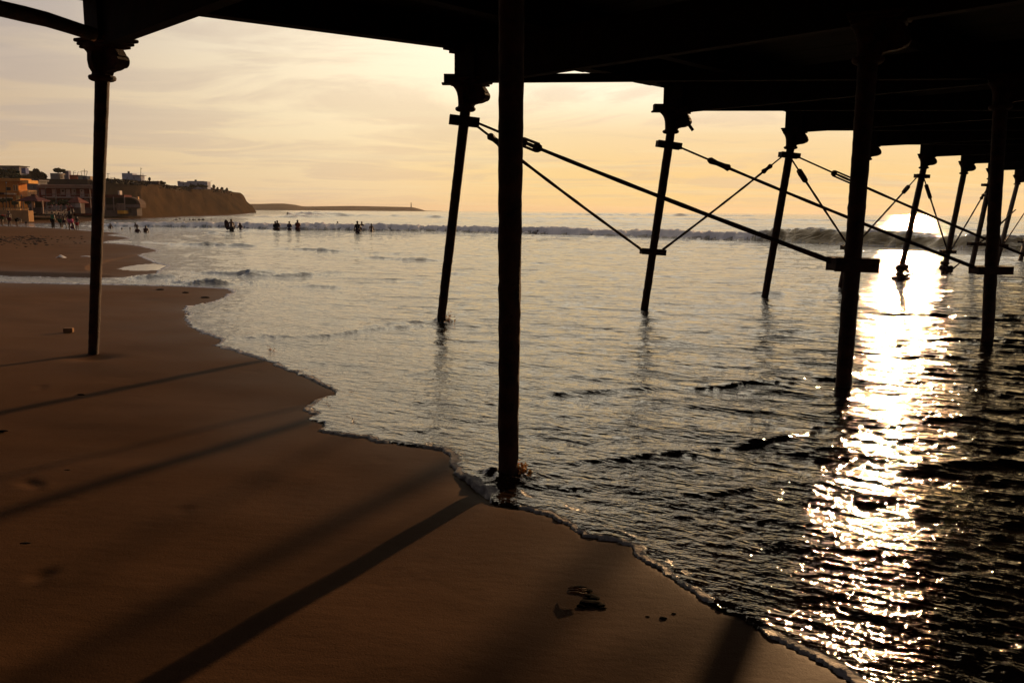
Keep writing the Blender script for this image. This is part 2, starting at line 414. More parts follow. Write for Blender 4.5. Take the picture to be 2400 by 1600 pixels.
# --- water sheet
az = np.concatenate([np.linspace(R(-90), R(-42), 60, endpoint=False), np.linspace(R(-42), R(42), 1050), np.linspace(R(42.5), R(180), 80)])
rr = np.concatenate([np.linspace(0.5, 1.55, 8, endpoint=False), np.exp(np.linspace(math.log(1.6), math.log(9000), 1450))])
X, Y, Rr = polar(az, rr)
x = X.ravel(); y = Y.ravel(); r = Rr.ravel()
D = landdist(x, y)
base = zb(x, y)
near = np.clip(1 - np.abs(D) / 40, 0, 1)
wob = (0.022 * samp(T_F, x * 0.8, y * 0.8) + 0.006 * samp(T_G, x, y)) * np.clip(r / 6, 0.5, 2.5) * near
Dw = D + wob * 0.6
shal = np.clip(Dw, 0, None); s1 = np.clip(shal / 0.6, 0, 1); s3 = shal / (shal + 3.0)
def fade(lam, k=2.6): return np.clip(lam / (k * 0.0061 * r) - 0.6, 0, 1)
edge = np.exp(-(np.clip(Dw - 0.05, 0, None) / 0.07) ** 1.3) * (Dw > 0)
Z = base + 0.008 * (1 - np.exp(-shal / 0.04)) + 0.004 * edge * np.clip(0.15 + 0.9 * samp(T_F, x, y), 0.0, 1.8) * (r < 30)
amp = (0.35 + 0.65 * s3) * s1
Z += amp * (0.0026 * fade(0.10) * samp(T_C, x, y) + 0.0036 * fade(0.17) * samp(T_C2, x, y, 0.3))
Z += 0.0016 * np.exp(-np.clip(D, 0, None) / 2.0) * s1 * fade(0.08, 2.2) * samp(T_G, x, y)
Z += amp * 0.0050 * fade(0.42) * samp(T_B, x, y, 0.1) + amp * 0.0085 * fade(1.3) * samp(T_A, x, y, -0.15)
deep = np.clip((D - 15) / 60, 0, 1)
Z += (0.012 * np.clip(D / 20, 0, 1) + 0.05 * deep) * fade(5.5) * samp(T_D, x, y) + 0.13 * deep * np.clip((r - 120) / 300, 0, 1) * np.clip(fade(32), 0, 1) * samp(T_E, x, y)
foam = np.zeros_like(Z); olive = np.zeros_like(Z)
land_ok = np.clip(Dw / 0.15, 0, 1)
Zr = np.zeros_like(Z)
for i, (pts, h, wf, wb, fo) in enumerate(RID): ridge(x, y, Zr, foam, pl(pts) if pts[0][1] > 520 or True else pts, h, wf, wb, fo, i)
# churned water where a ridge carries foam
Zr += foam * (r < 60) * (0.05 * samp(T_F, x, y) + 0.03 * samp(T_G, x * 0.5, y * 0.5))
Z += Zr * land_ok
# swash heaped up round the nearest columns
for cx_, cy_, h in CLUMPS:
    g = ground(cx_, cy_); d2 = (x - g.x) ** 2 + (y - g.y) ** 2
    m_ = d2 < 1.0
    Z[m_] += h * 0.45 * np.exp(-((np.sqrt(d2[m_]) - 0.08) / 0.11) ** 2) * np.clip(0.7 + 0.3 * samp(T_F, x[m_], y[m_]), 0, 2)
# the breaker
bp = BREAK['pts']; m_ = (r > 30) & (r < 170) & (x > -80) & (x < 60) & (D > -2)
xx, yy = x[m_], y[m_]; d, sg, t = along(bp, xx, yy)
px_ = 1200 + FPX * xx / yy
hgt = np.interp(px_, [200, 380, 700, 1100, 1400, 1700, 1800, 1900, 2150, 2400], [.38, .5, .62, .54, .50, .60, .84, .9, .86, .9])
hgt = hgt * (1 + 0.09 * samp(T_D, xx, yy) + 0.04 * samp(T_A, xx, yy)) * np.clip((px_ - 205) / 70, 0, 1)
curl = np.clip((px_ - 1690) / 160, 0, 1)
sdn = np.where(sg > 0, d, -d) + (1 - curl) * (0.35 * samp(T_N, xx, yy) + 0.12 * samp(T_A, xx * 1.3, yy * 1.3)) + curl * 0.12 * samp(T_N, xx, yy)
fw = 1.1 * (1 - curl) + 1.0 * curl; bw = 2.8 + 1.5 * curl
front = np.clip(sdn / fw, 0, 1); front = np.where(curl > 0.5, front ** 0.9, front ** 0.6)
pr = np.where(sdn > fw, np.exp(-np.abs((sdn - fw) / bw) ** 1.5), front) * (sdn > 0)
lump = 0.012 * samp(T_A, xx, yy) + 0.022 * samp(T_B, xx * 0.7, yy * 0.7) + 0.018 * samp(T_F, xx * .35, yy * .35)
Z[m_] += hgt * pr + lump * pr * (1 - 0.8 * curl)
fm = (1 - curl) * np.clip((px_ - 215) / 40, 0, 1) * (sdn > 0.02) * np.clip(1.25 - np.clip(sdn - fw - 0.4, 0, None) / 1.3, 0, 1)
fm = np.maximum(fm, curl * (np.abs(sdn - fw - 0.1) < 0.22) * np.clip(0.15 + 0.5 * samp(T_A, xx, yy), 0, 0.7))
fm = np.maximum(fm, curl * (np.abs(sdn - 0.1) < 0.2) * np.clip(0.3 * samp(T_N, xx, yy), 0, 0.4))
foam[m_] = np.maximum(foam[m_], fm)
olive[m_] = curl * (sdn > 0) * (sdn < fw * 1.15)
# thin foam lace close to the edge
lace = np.clip(1.25 - np.abs(Dw - 0.02) / (0.028 + 0.0045 * r), 0, 1) * (Dw > -0.04)
foam = np.maximum(foam, lace * np.clip(0.80 + 0.5 * samp(T_N, x * 2, y * 2), 0, 1))
old = np.clip(1 - np.abs(Dw - 0.20 - 0.07 * samp(T_N, x * .7, y * .7)) / 0.045, 0, 1) * np.clip(samp(T_N, x * 2.1 + 9, y * 2.1) * 0.6, 0, .5) * (r < 14)
foam = np.maximum(foam, old)
roll = 0.7 * np.clip(1 - np.abs(Dw - 0.10) / 0.11, 0, 1) * np.clip(samp(T_N, x * 1.3 + 4, y * 1.3) * 0.9 + 0.25, 0, 1) * (r < 7)
foam = np.maximum(foam, roll * 0.55)
gl = np.clip(1 - D / 2.2, 0, 1) * (D > 0) * np.clip((-x - 1.0) / 3, 0, 1) * (r < 40)
foam = np.maximum(foam, 0.14 * gl * (r < 17))
Z = np.where(Dw < 0, base - 0.02 - np.minimum(-Dw * 0.3, 2.0), Z)
# no water surface needed far inland
WZ = Z

def water_mat():
    mt = bpy.data.materials.new('sea_water'); mt.use_nodes = True; T = NT(mt.node_tree)
    b = mt.node_tree.nodes['Principled BSDF']; out = mt.node_tree.nodes['Material Output']
    g = T.n('ShaderNodeNewGeometry'); pos = g.outputs['Position']
    at = lambda n: (lambda a: a.outputs['Fac'])(T.n('ShaderNodeAttribute', attribute_name=n))
    fo, ol, sh = at('foam'), at('olive'), at('shallow')
    lace = T.noise(pos, 14, 6, 0.7)
    f = T.maprange(T.math('ADD', fo, T.math('MULTIPLY_ADD', lace, 0.7, -0.35)), 0.3, 0.62)
    f = T.math('MULTIPLY', f, T.maprange(fo, 0.02, 0.15), clamp=True)
    body = T.mix(sh, (0.010, 0.009, 0.008, 1), (0.035, 0.020, 0.012, 1))
    body = T.mix(ol, body, (0.20, 0.135, 0.03, 1))  # sunlight through the curling wave face painted in as olive base colour
    T.l(T.mix(f, body, (0.62, 0.58, 0.55, 1)), b.inputs['Base Color'])
    T.l(T.math('MULTIPLY_ADD', f, 0.6, 0.045), b.inputs['Roughness'])
    b.inputs['IOR'].default_value = 1.34
    T.l(T.math('MULTIPLY_ADD', f, -0.7, 0.9), b.inputs['Specular IOR Level'])
    rot = (0, 0, math.atan2(WD[1], WD[0]))
    p2 = T.mapping(T.mapping(pos, rot=(0, 0, -rot[2])), (1.0, 0.38, 1))
    def crest(sc_, rz_, loc_):        # peaked little wavelets with broad troughs
        q = T.mapping(T.mapping(pos, rot=(0, 0, -rot[2] + rz_)), (1.0, 0.34, 1), loc=(loc_, loc_, 0))
        n_ = T.noise(q, sc_, 2, 0.5, 0.3)
        return T.math('POWER', T.math('SUBTRACT', 1.0, T.math('ABSOLUTE', T.math('MULTIPLY_ADD', n_, 2.6, -1.3)), clamp=True), 1.6)
    h = T.math('MULTIPLY', T.noise(p2, 36, 3, 0.6), 0.0042)
    h = T.math('MULTIPLY_ADD', T.noise(p2, 14, 3, 0.6), 0.0105, h)
    off = T.maprange(sh, 0.0, 0.22, 1.0, 0.1); ner = T.maprange(sh, 0.0, 0.35, 0.0, 1.0)
    h = T.math('MULTIPLY_ADD', T.math('MULTIPLY', T.noise(pos, 15, 3, 0.55), ner), 0.009, h)
    h = T.math('MULTIPLY_ADD', crest(9.5, 0.1, 5), 0.0055, h)
    h = T.math('MULTIPLY_ADD', crest(4.4, 0.2, 0), 0.010, h)
    h = T.math('MULTIPLY_ADD', T.math('MULTIPLY', crest(1.7, -0.15, 3), off), 0.031, h)
    h = T.math('MULTIPLY_ADD', T.math('MULTIPLY', crest(0.65, 0.1, 7), T.maprange(sh, 0.0, 0.3, 1.0, 0.0)), 0.045, h)
    h = T.math('MULTIPLY_ADD', T.math('MULTIPLY', T.noise(pos, 26, 5, 0.7), f), 0.02, h)
    h = T.math('MULTIPLY_ADD', T.math('MULTIPLY', T.noise(T.mapping(T.mapping(pos, rot=(0, 0, -rot[2])), (1.0, 0.25, 1)), 0.22, 4, 0.55), at('far')), 0.75, h)
    bn = T.n('ShaderNodeBump'); bn.inputs['Distance'].default_value = 1.0; bn.inputs['Strength'].default_value = 1.0
    T.l(h, bn.inputs['Height']); T.l(bn.outputs[0], b.inputs['Normal'])
    return mt
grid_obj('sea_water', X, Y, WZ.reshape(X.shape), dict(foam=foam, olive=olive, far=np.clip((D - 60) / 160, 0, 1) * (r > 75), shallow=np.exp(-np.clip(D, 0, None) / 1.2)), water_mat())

# --- sand sheet
az = np.concatenate([np.linspace(R(-180), R(-42), 150, endpoint=False), np.linspace(R(-42), R(42), 620), np.linspace(R(42.5), R(180), 150)])
rr = np.concatenate([np.array([0.001]), np.linspace(0.3, 1.5, 8, endpoint=False), np.exp(np.linspace(math.log(1.6), math.log(6500), 900))])
X, Y, Rr = polar(az, rr); x = X.ravel(); y = Y.ravel(); r = Rr.ravel()
D = landdist(x, y); Lh = np.clip(-D, 0, None)
dune = 0.006 * samp(T_N, x * .5, y * .5) + 0.0015 * samp(T_A, x, y) * (r < 60)
rise = 0.010 * np.minimum(Lh, 6) + 0.018 * np.clip(Lh - 6, 0, 40) + 0.02 * np.clip(Lh - 46, 0, 60)
Z = zb(x, y) + np.minimum(rise * (0.3 + 0.7 * np.clip(r / 40, 0, 1) if False else 1), 3.0) + dune * np.clip(Lh / 1.0, 0, 1) \
    - np.where(D > 0, np.minimum(0.004 + 0.04 * D, 2.5), 0)
bankline = [tuple(ground(*q)[:2]) for q in px_line2[:8]]
db, sgb, tb_ = along(bankline, x, y); mb_ = (D < 0) & (y > np.interp(x, [p[0] for p in bankline], [p[1] for p in bankline])) & (x < bankline[-1][0] + 1) & (r < 60)
scarp = 0.095 * np.clip(db / 0.35, 0, 1) * np.clip((1 - tb_) * 4, 0, 1) * np.exp(-db / 9.0); Z = Z + np.where(mb_, scarp, 0)
# scour hollows round the column foot on the sand
for cpx, cpy, rad, dep in [(219, 826, 0.45, 0.05), (1191, 1117, 0.5, 0.05)]:
    g = ground(cpx, cpy, 0.06); d2 = np.hypot(x - g.x, (y - g.y)); Z -= dep * np.exp(-(d2 / (rad * 0.55)) ** 2)
for (q, yq, rad, dep) in [(160, 592, .10, .03), (166, 598, .10, .035), (158, 604, .11, .035), (170, 609, .10, .035), (160, 615, .11, .035), (175, 584, .09, .03), (75, 1120, .05, .010), (90, 1124, .045, .010), (62, 1115, .05, .010),
        (95, 900, .06, .012), (110, 1326, .05, .007), (88, 1334, .05, .008), (430, 1180, .06, .006), (100, 706, .09, .012), (340, 720, .08, .010), (520, 745, .07, .008)]:
    g = ground(q, yq, .06); m_ = np.hypot(x - g.x, y - g.y) < rad * 4; dx_, dy_ = x[m_] - g.x, y[m_] - g.y
    Z[m_] -= dep * (np.exp(-((dx_ / rad) ** 2 + (dy_ / rad) ** 2)) - 0.35 * np.exp(-(((dx_ - rad * 1.3) / rad) ** 2 + ((dy_ + rad * .5) / rad) ** 2)))
SANDZ = (x, y, Z)
def sand_mat():
    mt = bpy.data.materials.new('beach_sand'); mt.use_nodes = True; T = NT(mt.node_tree)
    b = mt.node_tree.nodes['Principled BSDF']; pos = T.n('ShaderNodeNewGeometry').outputs['Position']
    wet = T.n('ShaderNodeAttribute', attribute_name='wet').outputs['Fac']
    pool = T.n('ShaderNodeAttribute', attribute_name='pool').outputs['Fac']
    c = T.ramp(T.noise(pos, 0.7, 7, 0.62), [(0.3, (0.146, 0.078, 0.043)), (0.7, (0.112, 0.060, 0.032))])
    c = T.mix(T.maprange(T.noise(pos, 260, 2, 0.5), 0.55, 0.75), c, (0.06, 0.036, 0.022, 1))
    c = T.mix(T.math('MULTIPLY', T.maprange(T.noise(T.mapping(pos, (1, 2.5, 1)), 9, 5, 0.6), 0.62, 0.72), 0.25), c, (0.10, 0.06, 0.035, 1))
    c = T.mix(T.math('MULTIPLY', wet, 0.55), c, (0.080, 0.044, 0.024, 1))
    T.l(c, b.inputs['Base Color'])
    rg = T.math('MULTIPLY_ADD', wet, -0.25, 0.8); rg = T.math('MULTIPLY_ADD', pool, -0.47, rg)
    T.l(T.math('MAXIMUM', rg, 0.06), b.inputs['Roughness'])
    T.l(T.math('MULTIPLY_ADD', pool, 0.5, T.math('MULTIPLY', wet, 0.03)), b.inputs['Specular IOR Level'])
    inv = T.math('SUBTRACT', 1.0, pool, clamp=True)
    h = T.math('MULTIPLY', T.noise(pos, 120, 3, 0.6), 0.0012)
    h = T.math('MULTIPLY_ADD', T.noise(T.mapping(pos, (1, 2.2, 1), (0, 0, R(25))), 7, 4, 0.6), 0.0022, h)
    h = T.math('MULTIPLY_ADD', T.maprange(T.noise(pos, 1.7, 3, 0.5), 0.62, 0.9), -0.006, h)
    bn = T.n('ShaderNodeBump'); bn.inputs['Distance'].default_value = 1.0
    T.l(T.math('MULTIPLY', h, inv), bn.inputs['Height']); T.l(bn.outputs[0], b.inputs['Normal'])
    return mt
wet = np.exp(-Lh / 1.6) * (0.85 + 0.1 * samp(T_N, x, y))
# flat wet pan beside the stream mouth
pan = [tuple(ground(*q)[:2]) for q in [(275, 631), (300, 624), (330, 620), (365, 618), (392, 622), (372, 633), (330, 635), (290, 634)]]
def inpoly(x, y, poly):
    ins = np.zeros(x.shape, bool)
    for (ax, ay), (bx, by) in zip(poly, poly[1:] + poly[:1]):
        if ay != by: ins ^= ((ay > y) != (by > y)) & (x < (bx - ax) * (y - ay) / (by - ay) + ax)
    return ins
pool = inpoly(x, y, pan).astype(float)
Z = np.where(pool > 0, zb(x, y) + 0.004, Z)
grid_obj('beach_sand', X, Y, Z.reshape(X.shape), dict(wet=wet, pool=pool), sand_mat())
_gx = lambda a, b: None
def sand_z(px_, py_):
    xx = np.array([px_]); yy = np.array([py_]); D0 = float(landdist(xx, yy)[0]); L = max(0.0, -D0)
    return float(zb(xx, yy)[0]) + min(0.010 * min(L, 6) + 0.018 * min(max(L - 6, 0), 40) + 0.02 * min(max(L - 46, 0), 60), 3.0) - (min(0.004 + 0.04 * D0, 2.5) if D0 > 0 else 0)
def on_sand(px_, py_):
    z = 0.3
    for _ in range(9):
        p = at_z(px_, py_, z); zn = 0.4 * z + 0.6 * sand_z(p.x, p.y)
        if abs(zn - z) < 2e-4: break
        z = zn
    return at_z(px_, py_, z)

# ------------------------------------------------------------------ the pier
HR = 1.52 + EYE.z                                 # height of the necking ring of every column
pier = empty('pier', (0, 0, 0), label='dark iron pier with timber deck on slender columns running out over the surf', cat='pier')
def colm(foot, ring, h=HR, dz=0.0, sand=False):
    f = on_sand(*foot) if sand else ground(*foot)
    d = ray(*ring); t = EYE + d * ((h - EYE.z) / d.z)
    return Vector(f), Vector(t)
A = {1: colm((219, 826), (240, 186), sand=True), 2: colm((1033, 755), (1091, 258)), 3: colm((1510, 726), (1572, 310.5)),
     4: colm((1793, 694), (1853, 347.5)), 5: colm((1972, 673), (2030, 374)), 6: colm((2107, 655), (2165, 394)),
     7: colm((2212, 638), (2259, 407)), 8: colm((2276, 628), (2322, 420)), 9: colm((2335, 620), (2384, 432)), 10: colm((2391, 612), (2436, 441))}
st = (A[8][1] - A[3][1]) / 5
for k in range(11, 15): A[k] = (A[10][0] + st * (k - 10), A[10][1] + st * (k - 10))
A[0] = (A[1][0] - st, A[1][1] - st)
def vcol(foot, mid):
    f = ground(*foot); ff = Vector(f); d = ray(*mid)
    # the point of the column seen at 'mid' lies nearly above the foot, at the same forward distance
    q = EYE + d * (ff.y / d.y); a = (q - ff).normalized()
    return ff, ff + a * ((HR - ff.z) / a.z)
B = {1: vcol((1191, 1117), (1199, 60)), 2: vcol((1976, 908), (2022, 306)), 3: vcol((2313, 803), (2337, 388))}
bs = (B[3][0] - B[1][0]) / 2
B[4] = (B[3][0] + bs, B[3][1] + bs); B[5] = (B[4][0] + bs, B[4][1] + bs); B[0] = (B[1][0] - bs, B[1][1] - bs)
for k in (0, 4, 5): B[k] = (B[k][0] * 1.0, B[k][1] * 1.0); B[k][1].z = HR; B[k][0].z = -0.1
UP = Vector((0, 0, 1)); rowdir = (A[8][1] - A[1][1]); rowdir.z = 0; rowdir.normalize()
perp = Vector((rowdir.y, -rowdir.x, 0))          # towards the camera side of the pier
def pt(c, z):
    f, t = c; return f + (t - f) * ((z - f.z) / (t.z - f.z))

def column(c, r0, r1, idx, cap=True, rough=0.03, dark=False, cat_label=None, low=None, high=None, below=0.4, top=None):
    f, t = c; ax = (t - f).normalized(); f2 = f - ax * (below / ax.z)
    root = empty('column', tuple(f)); root.parent = pier
    if cat_label: root['label'] = cat_label
    n = 70; end = pt(c, HR + 0.02); seg = 20
    mb = MB(); vs = []; a = ax.cross(Vector((0, 1, 0.1))).normalized(); b = ax.cross(a)
    ph = rng.uniform(0, 6, 4)
    for i in range(n):
        u = i / (n - 1); p = f2 + (end - f2) * u; h = p.z - f.z
        rad = r0 + (r1 - r0) * min(1, max(0, h) / 3.4)
        g = rough * math.exp(-max(0, h) / 1.1) + rough * 0.35            # weed and rust thicken the lower shaft
        rad *= 1 + 0.02 * math.sin(7 * u + ph[0])
        for k in range(seg):
            an = 2 * math.pi * k / seg
            rr_ = rad * (1 + g * (0.6 * math.sin(3 * an + 31 * u + ph[1]) * math.sin(47 * u + ph[2]) + 0.9 * rng.normal()))
            vs.append(p + a * (rr_ * math.cos(an)) + b * (rr_ * math.sin(an)))
    fs = [(i * seg + k, i * seg + (k + 1) % seg, (i + 1) * seg + (k + 1) % seg, (i + 1) * seg + k) for i in range(n - 1) for k in range(seg)]
    fs += [tuple(range(seg))[::-1], tuple((n - 1) * seg + k for k in range(seg))]
    mb.add(vs, fs); mb.build('shaft', IRON, root, smooth=True)
    if cap: capital(t, r1, root, rough)
    return root

SQ = Vector((0.90, -0.44, 0)).normalized(); SP = Vector((SQ.y, -SQ.x, 0))
def capital(t, r1, root, rough=0.03):
    mb = MB(); z0 = t.z; c0 = Vector((t.x, t.y, 0))
    prof = [(r1 * .98, -.03), (.125, -.022), (.150, -.008), (.158, .014), (.150, .036), (.118, .046), (.112, .07), (.114, .13), (.120, .2), (.135, .26), (.160, .31), (.19, .345), (.19, .38), (.05, .38)]
    seg = 24; vs = []
    for rr_, zz in prof:
        for k in range(seg):
            an = 2 * math.pi * k / seg; vs.append(c0 + Vector((rr_ * math.cos(an), rr_ * math.sin(an), z0 + zz)))
    fs = [(i * seg + k, i * seg + (k + 1) % seg, (i + 1) * seg + (k + 1) % seg, (i + 1) * seg + k) for i in range(len(prof) - 1) for k in range(seg)]
    mb.add(vs, fs)
    # scroll console towards the inside of the pier
    sc_ = [(0.0, .04), (.12, .045), (.135, .072), (.19, .085), (.255, .09), (.31, .105), (.355, .14), (.378, .19), (.372, .245), (.345, .29), (.315, .325), (.30, .345), (0.0, .36)]
    mb.prism(sc_, c0 + UP * z0, SQ, UP, SP, 0.12)
    for q, z in ((.31, .19),): mb.tube([c0 + UP * (z0 + z) + SQ * q - SP * .085, c0 + UP * (z0 + z) + SQ * q + SP * .085], [.075, .075], 14)
    for s in (-1, 1):                                     # smaller scrolls fore and aft
        mb.prism([(.09, .05), (.12, .08), (.15, .12), (.165, .2), (.16, .28), (.15, .345), (.05, .345)], c0 + UP * z0, SP * s, UP, SQ, 0.08)
    cap_ = mb.build('capital', IRON, root, smooth=False)
    mb = MB()
    for i, (ql, qr, wd, za, zb_) in enumerate([(-.16, .325, .29, .345, .375), (-.18, .36, .34, .377, .412), (-.20, .405, .39, .414, .455)]):
        mb.box(c0 + SQ * ((ql + qr) / 2) + UP * (z0 + (za + zb_) / 2), (qr - ql, wd, zb_ - za), ax=(SQ, SP, UP))
        n = 5
        for k in range(n):                                # rounded nosing of each moulding
            pass
    for (ql, wd, z) in ((-.16, .29, .36), (-.18, .34, .395), (-.20, .39, .435)):
        mb.tube([c0 + SQ * ql + UP * (z0 + z) - SP * wd / 2, c0 + SQ * ql + UP * (z0 + z) + SP * wd / 2], .019, 8)
    for (qr, wd, z) in ((.325, .29, .36), (.36, .34, .395), (.405, .39, .435)):
        mb.tube([c0 + SQ * qr + UP * (z0 + z) - SP * wd / 2, c0 + SQ * qr + UP * (z0 + z) + SP * wd / 2], .019, 8)
        for s in (-1, 1):
            mb.tube([c0 + SQ * (-.17) + UP * (z0 + z) + SP * s * wd / 2, c0 + SQ * qr + UP * (z0 + z) + SP * s * wd / 2], .017, 8)
    mb.build('abacus', IRON, root)
    del cap_

def clamp(c, z, size, root, dirv, tilt=0.0):
    """two iron plates bolted round the shaft"""
    p = pt(c, z); L, H, W = size; d = Vector(dirv).normalized(); d = (d + UP * tilt).normalized(); b = UP.cross(d).normalized(); u = d.cross(b)
    mb = MB()
    mb.box(p + b * (W / 2 + .012), (L, .03, H), ax=(d, b, u)); mb.box(p - b * (W / 2 + .012), (L, .03, H), ax=(d, b, u))
    for s in (-1, 1):
        mb.box(p + d * (s * (L / 2 - .045)), (.085, W + .05, H * .92), ax=(d, b, u))
        mb.tube([p + d * (s * (L / 2 - .05)) - b * (W / 2 + .055), p + d * (s * (L / 2 - .05)) + b * (W / 2 + .055)], .018, 6)
    mb.tube([p - u * H * .46, p + u * H * .46], W / 2 + .02, 14)
    return mb.build('clamp', IRON, root)

XD = Vector((0.97, 0.1, 0)); cols = {}
for k in range(1, 11):
    near = k <= 4
    cols['A', k] = column(A[k], [0, .058, .070, .073, .080, .085, .085, .088, .092, .095, .095][k], [0, .083, .080, .083, .092, .095, .10, .10, .10, .10, .1][k], k, rough=.035 if near else .05)
for k in (1, 2, 3, 4):
    cols['B', k] = column(B[k], [0, .066, .078, .082, .085][k], [0, .082, .096, .098, .1][k], k, rough=.048)
cols['A', 0] = column(A[0], .07, .085, 0)
# clamps
TOPZ = {}
def zc(c, px_, py_):      # height on column c whose picture row is py
    lo, hi = c[0].z - .3, c[1].z + .5
    for _ in range(40):
        mid_ = (lo + hi) / 2; v = pt(c, mid_) - EYE; yy_ = CY - FPX * v.dot(U_) / v.dot(F_)
        if yy_ > py_: lo = mid_
        else: hi = mid_
    return (lo + hi) / 2
CL = {}
for key, c, py_, sz, tl in [('A2t', A[2], 284, (.46, .135, .16), -.10), ('A3t', A[3], 340, (.47, .12, .15), -.12), ('A4t', A[4], 364, (.46, .12, .17), -.09),
                            ('A6t', A[6], 413, (.44, .12, .17), -.05), ('A8t', A[8], 434, (.6, .11, .17), -.03), ('A10t', A[10], 455, (.55, .12, .17), 0),
                            ('A3b', A[3], 590, (.48, .115, .15), -.06), ('A5b', A[5], 580, (.4, .12, .17), 0), ('A7b', A[7], 590, (.5, .12, .17), 0), ('A9b', A[9], 575, (.5, .12, .17), 0),
                            ('A8b', A[8], 572, (.65, .13, .17), -.04), ('A10b', A[10], 567, (.6, .12, .17), 0),
                            ('B2b', B[2], 620, (.47, .145, .17), -.03), ('B3b', B[3], 633, (.55, .12, .18), 0), ('B4b', B[4], 640, (.5, .13, .18), 0)]:
    z = zc(c, 0, py_); row = 'A' if key[0] == 'A' else 'B'; i = int(key[1:-1])
    CL[key] = pt(c, z); clamp(c, z, sz, cols[row, i], XD, tl)
CL['A1t'] = None
# tie rods with turnbuckles
def rod(p, q, r, tb=None, sag=0.02, open_=True, tbl=0.42):
    p = Vector(p); q = Vector(q); d = (q - p); L = d.length; d.normalize()
    pts = [p + (q - p) * (i / 24) - UP * (sag * math.sin(math.pi * i / 24)) for i in range(25)]
    rads = [r * (0.72 if i < 5 else 1.0 + 0.10 * math.sin(i * 1.7 + L)) for i in range(25)]
    mb = MB().tube(pts, rads, 9); o = empty('brace_rod', tuple(p)); o.parent = pier
    mb.build('rod', IRON, o, smooth=True)
    if tb:
        c = p + (q - p) * tb - UP * (sag * math.sin(math.pi * tb)); b = UP.cross(d).normalized(); u = d.cross(b)
        mb = MB(); h = tbl / 2
        if open_:
            for s in (-1, 1):
                mb.box(c + u * (s * r * 2.1), (tbl, r * 2.2, r * 1.1), ax=(d, b, u))
                mb.tube([c + d * (s * (h - .045)), c + d * (s * (h + .035))], r * 2.3, 8)
        else:
            mb.tube([c - d * h, c - d * h * .8, c - d * h * .2, c + d * h * .5, c + d * h * .9, c + d * h], [r * 1.6, r * 2.4, r * 1.7, r * 1.9, r * 2.5, r * 1.5], 8)
        mb.build('turnbuckle', IRON, o)
    return o
e = lambda k, s, dz=0: CL[k] + XD * s + UP * dz
rod(e('A2t', .2, -.02), e('B2b', -.2, .02), .026, .205, .03, True, .34)
rod(e('A2t', .17, -.05), e('A3b', -.2, .02), .026, .10, .02, False, .32)
rod(e('A4t', -.2, -.05), e('A3b', .2, .04), .024, .14, .02, False, .42)
rod(e('A3t', .2, -.03), e('B3b', -.24, .03), .026, .17, .03, False, .5)
rod(e('A4t', .2, -.03), e('B4b', -.22, .03), .027, .21, .03, True, .55)
rod(e('A4t', .05, -.08), e('A5b', .0, .02), .027, .17, .01, True, .38)
rod(e('A6t', -.18, -.04), e('A5b', .15, .04), .027, .2, .01, True, .5)
rod(e('A6t', .08, -.07), e('A7b', -.02, .04), .027, .17, .01, True, .5)
rod(e('A8t', -.05, -.06), e('A7b', .1, .05), .028, .18, .01, False, .5)
rod(e('A8t', .12, -.07), e('A9b', -.02, .05), .028, None, .01)
rod(e('A10t', -.1, -.06), e('A9b', .1, .05), .028, .2, .01, False, .5)
rod(e('A9b', .5, 1.5), e('A8b', .12, .03), .034, None, .01)
# beams: from every column across the pier, plus the flat diagonal ties, girders and the deck
ZB, ZD = 1.868 + EYE.z, 2.41 + EYE.z
def hz(p, z): return Vector((p.x, p.y, z))
allA = {k: A[k][1] for k in A}; far = -perp
for k in (-1, -2, -3, -4):
    A[k] = (A[0][0] + st * k + Vector((0, 0, .3)), A[0][1] + st * k); allA[k] = A[k][1]
    cols['A', k] = column(A[k], .07, .085, 0)
for k in (0, -1, -2):
    bb = (B[1][0] + bs * (k - 1), B[1][1] + bs * (k - 1)); bb[0].z = .3; bb[1].z = HR; cols['B', k] = column(bb, .07, .085, 0)
for k in range(-4, 15):
    a = allA[k]; kb = B[k][1] if k in B and k >= 1 else B[3][1] + (B[3][1] - B[1][1]) * ((k - 3) / 2)
    kb = hz(kb, 0)
    dd = (kb - hz(a, 0)).normalized(); endp = hz(a, 0) + dd * 17.5
    mb = MB().bar(hz(a, ZB + .29) - dd * .08, hz(endp, ZB + .29), .15, .57).bar(hz(a, ZB + .315) - dd * .10, hz(a, ZB + .315) + dd * .34, .27, .51)
    mb.build('cross_beam', TIMB, pier)
    if k <= 13:
        kn = B[k + 1][1] if (k + 1) in B else B[3][1] + (B[3][1] - B[1][1]) * ((k + 1 - 3) / 2)
        if k >= 2: MB().bar(hz(a, 1.925 + EYE.z + .056), hz(kn, 1.925 + EYE.z + .056), .14, .112).build('tie_beam', TIMB, pier)
for off in (0.0, 2.9, 6.2, 9.6, 13.0, 16.2):
    a, b = hz(A[1][1], ZD + .2) - rowdir * 28 + perp * off, hz(A[1][1], ZD + .2) + rowdir * 75 + perp * off
    if off == 0:
        for k in range(0, 13):
            p, q = hz(allA[k], ZD + .2), hz(allA[k + 1], ZD + .2)
            MB().bar(p - (q - p).normalized() * .05, q + (q - p).normalized() * .05 * 0, .22, .40).build('girder', TIMB, pier)
            if 1 <= k <= 4:      # stepped corbel under the girder end
                d = (p - q).normalized()
                if k + 1 <= 4:
                    MB().box(q + d * .24 - UP * .215, (.20, .18, .03), ax=(d, UP.cross(d), UP)).box(q + d * .18 - UP * .25, (.12, .17, .04), ax=(d, UP.cross(d), UP)).build('corbel', TIMB, pier)
        MB().bar(hz(allA[0], ZD + .2) - rowdir * 24, hz(allA[0], ZD + .2), .22, .40).build('girder', TIMB, pier)
    else:
        MB().bar(a, b, .2, .385).build('girder', TIMB, pier)
dk = MB(); L0 = hz(A[1][1], ZD + .44) - rowdir * 28
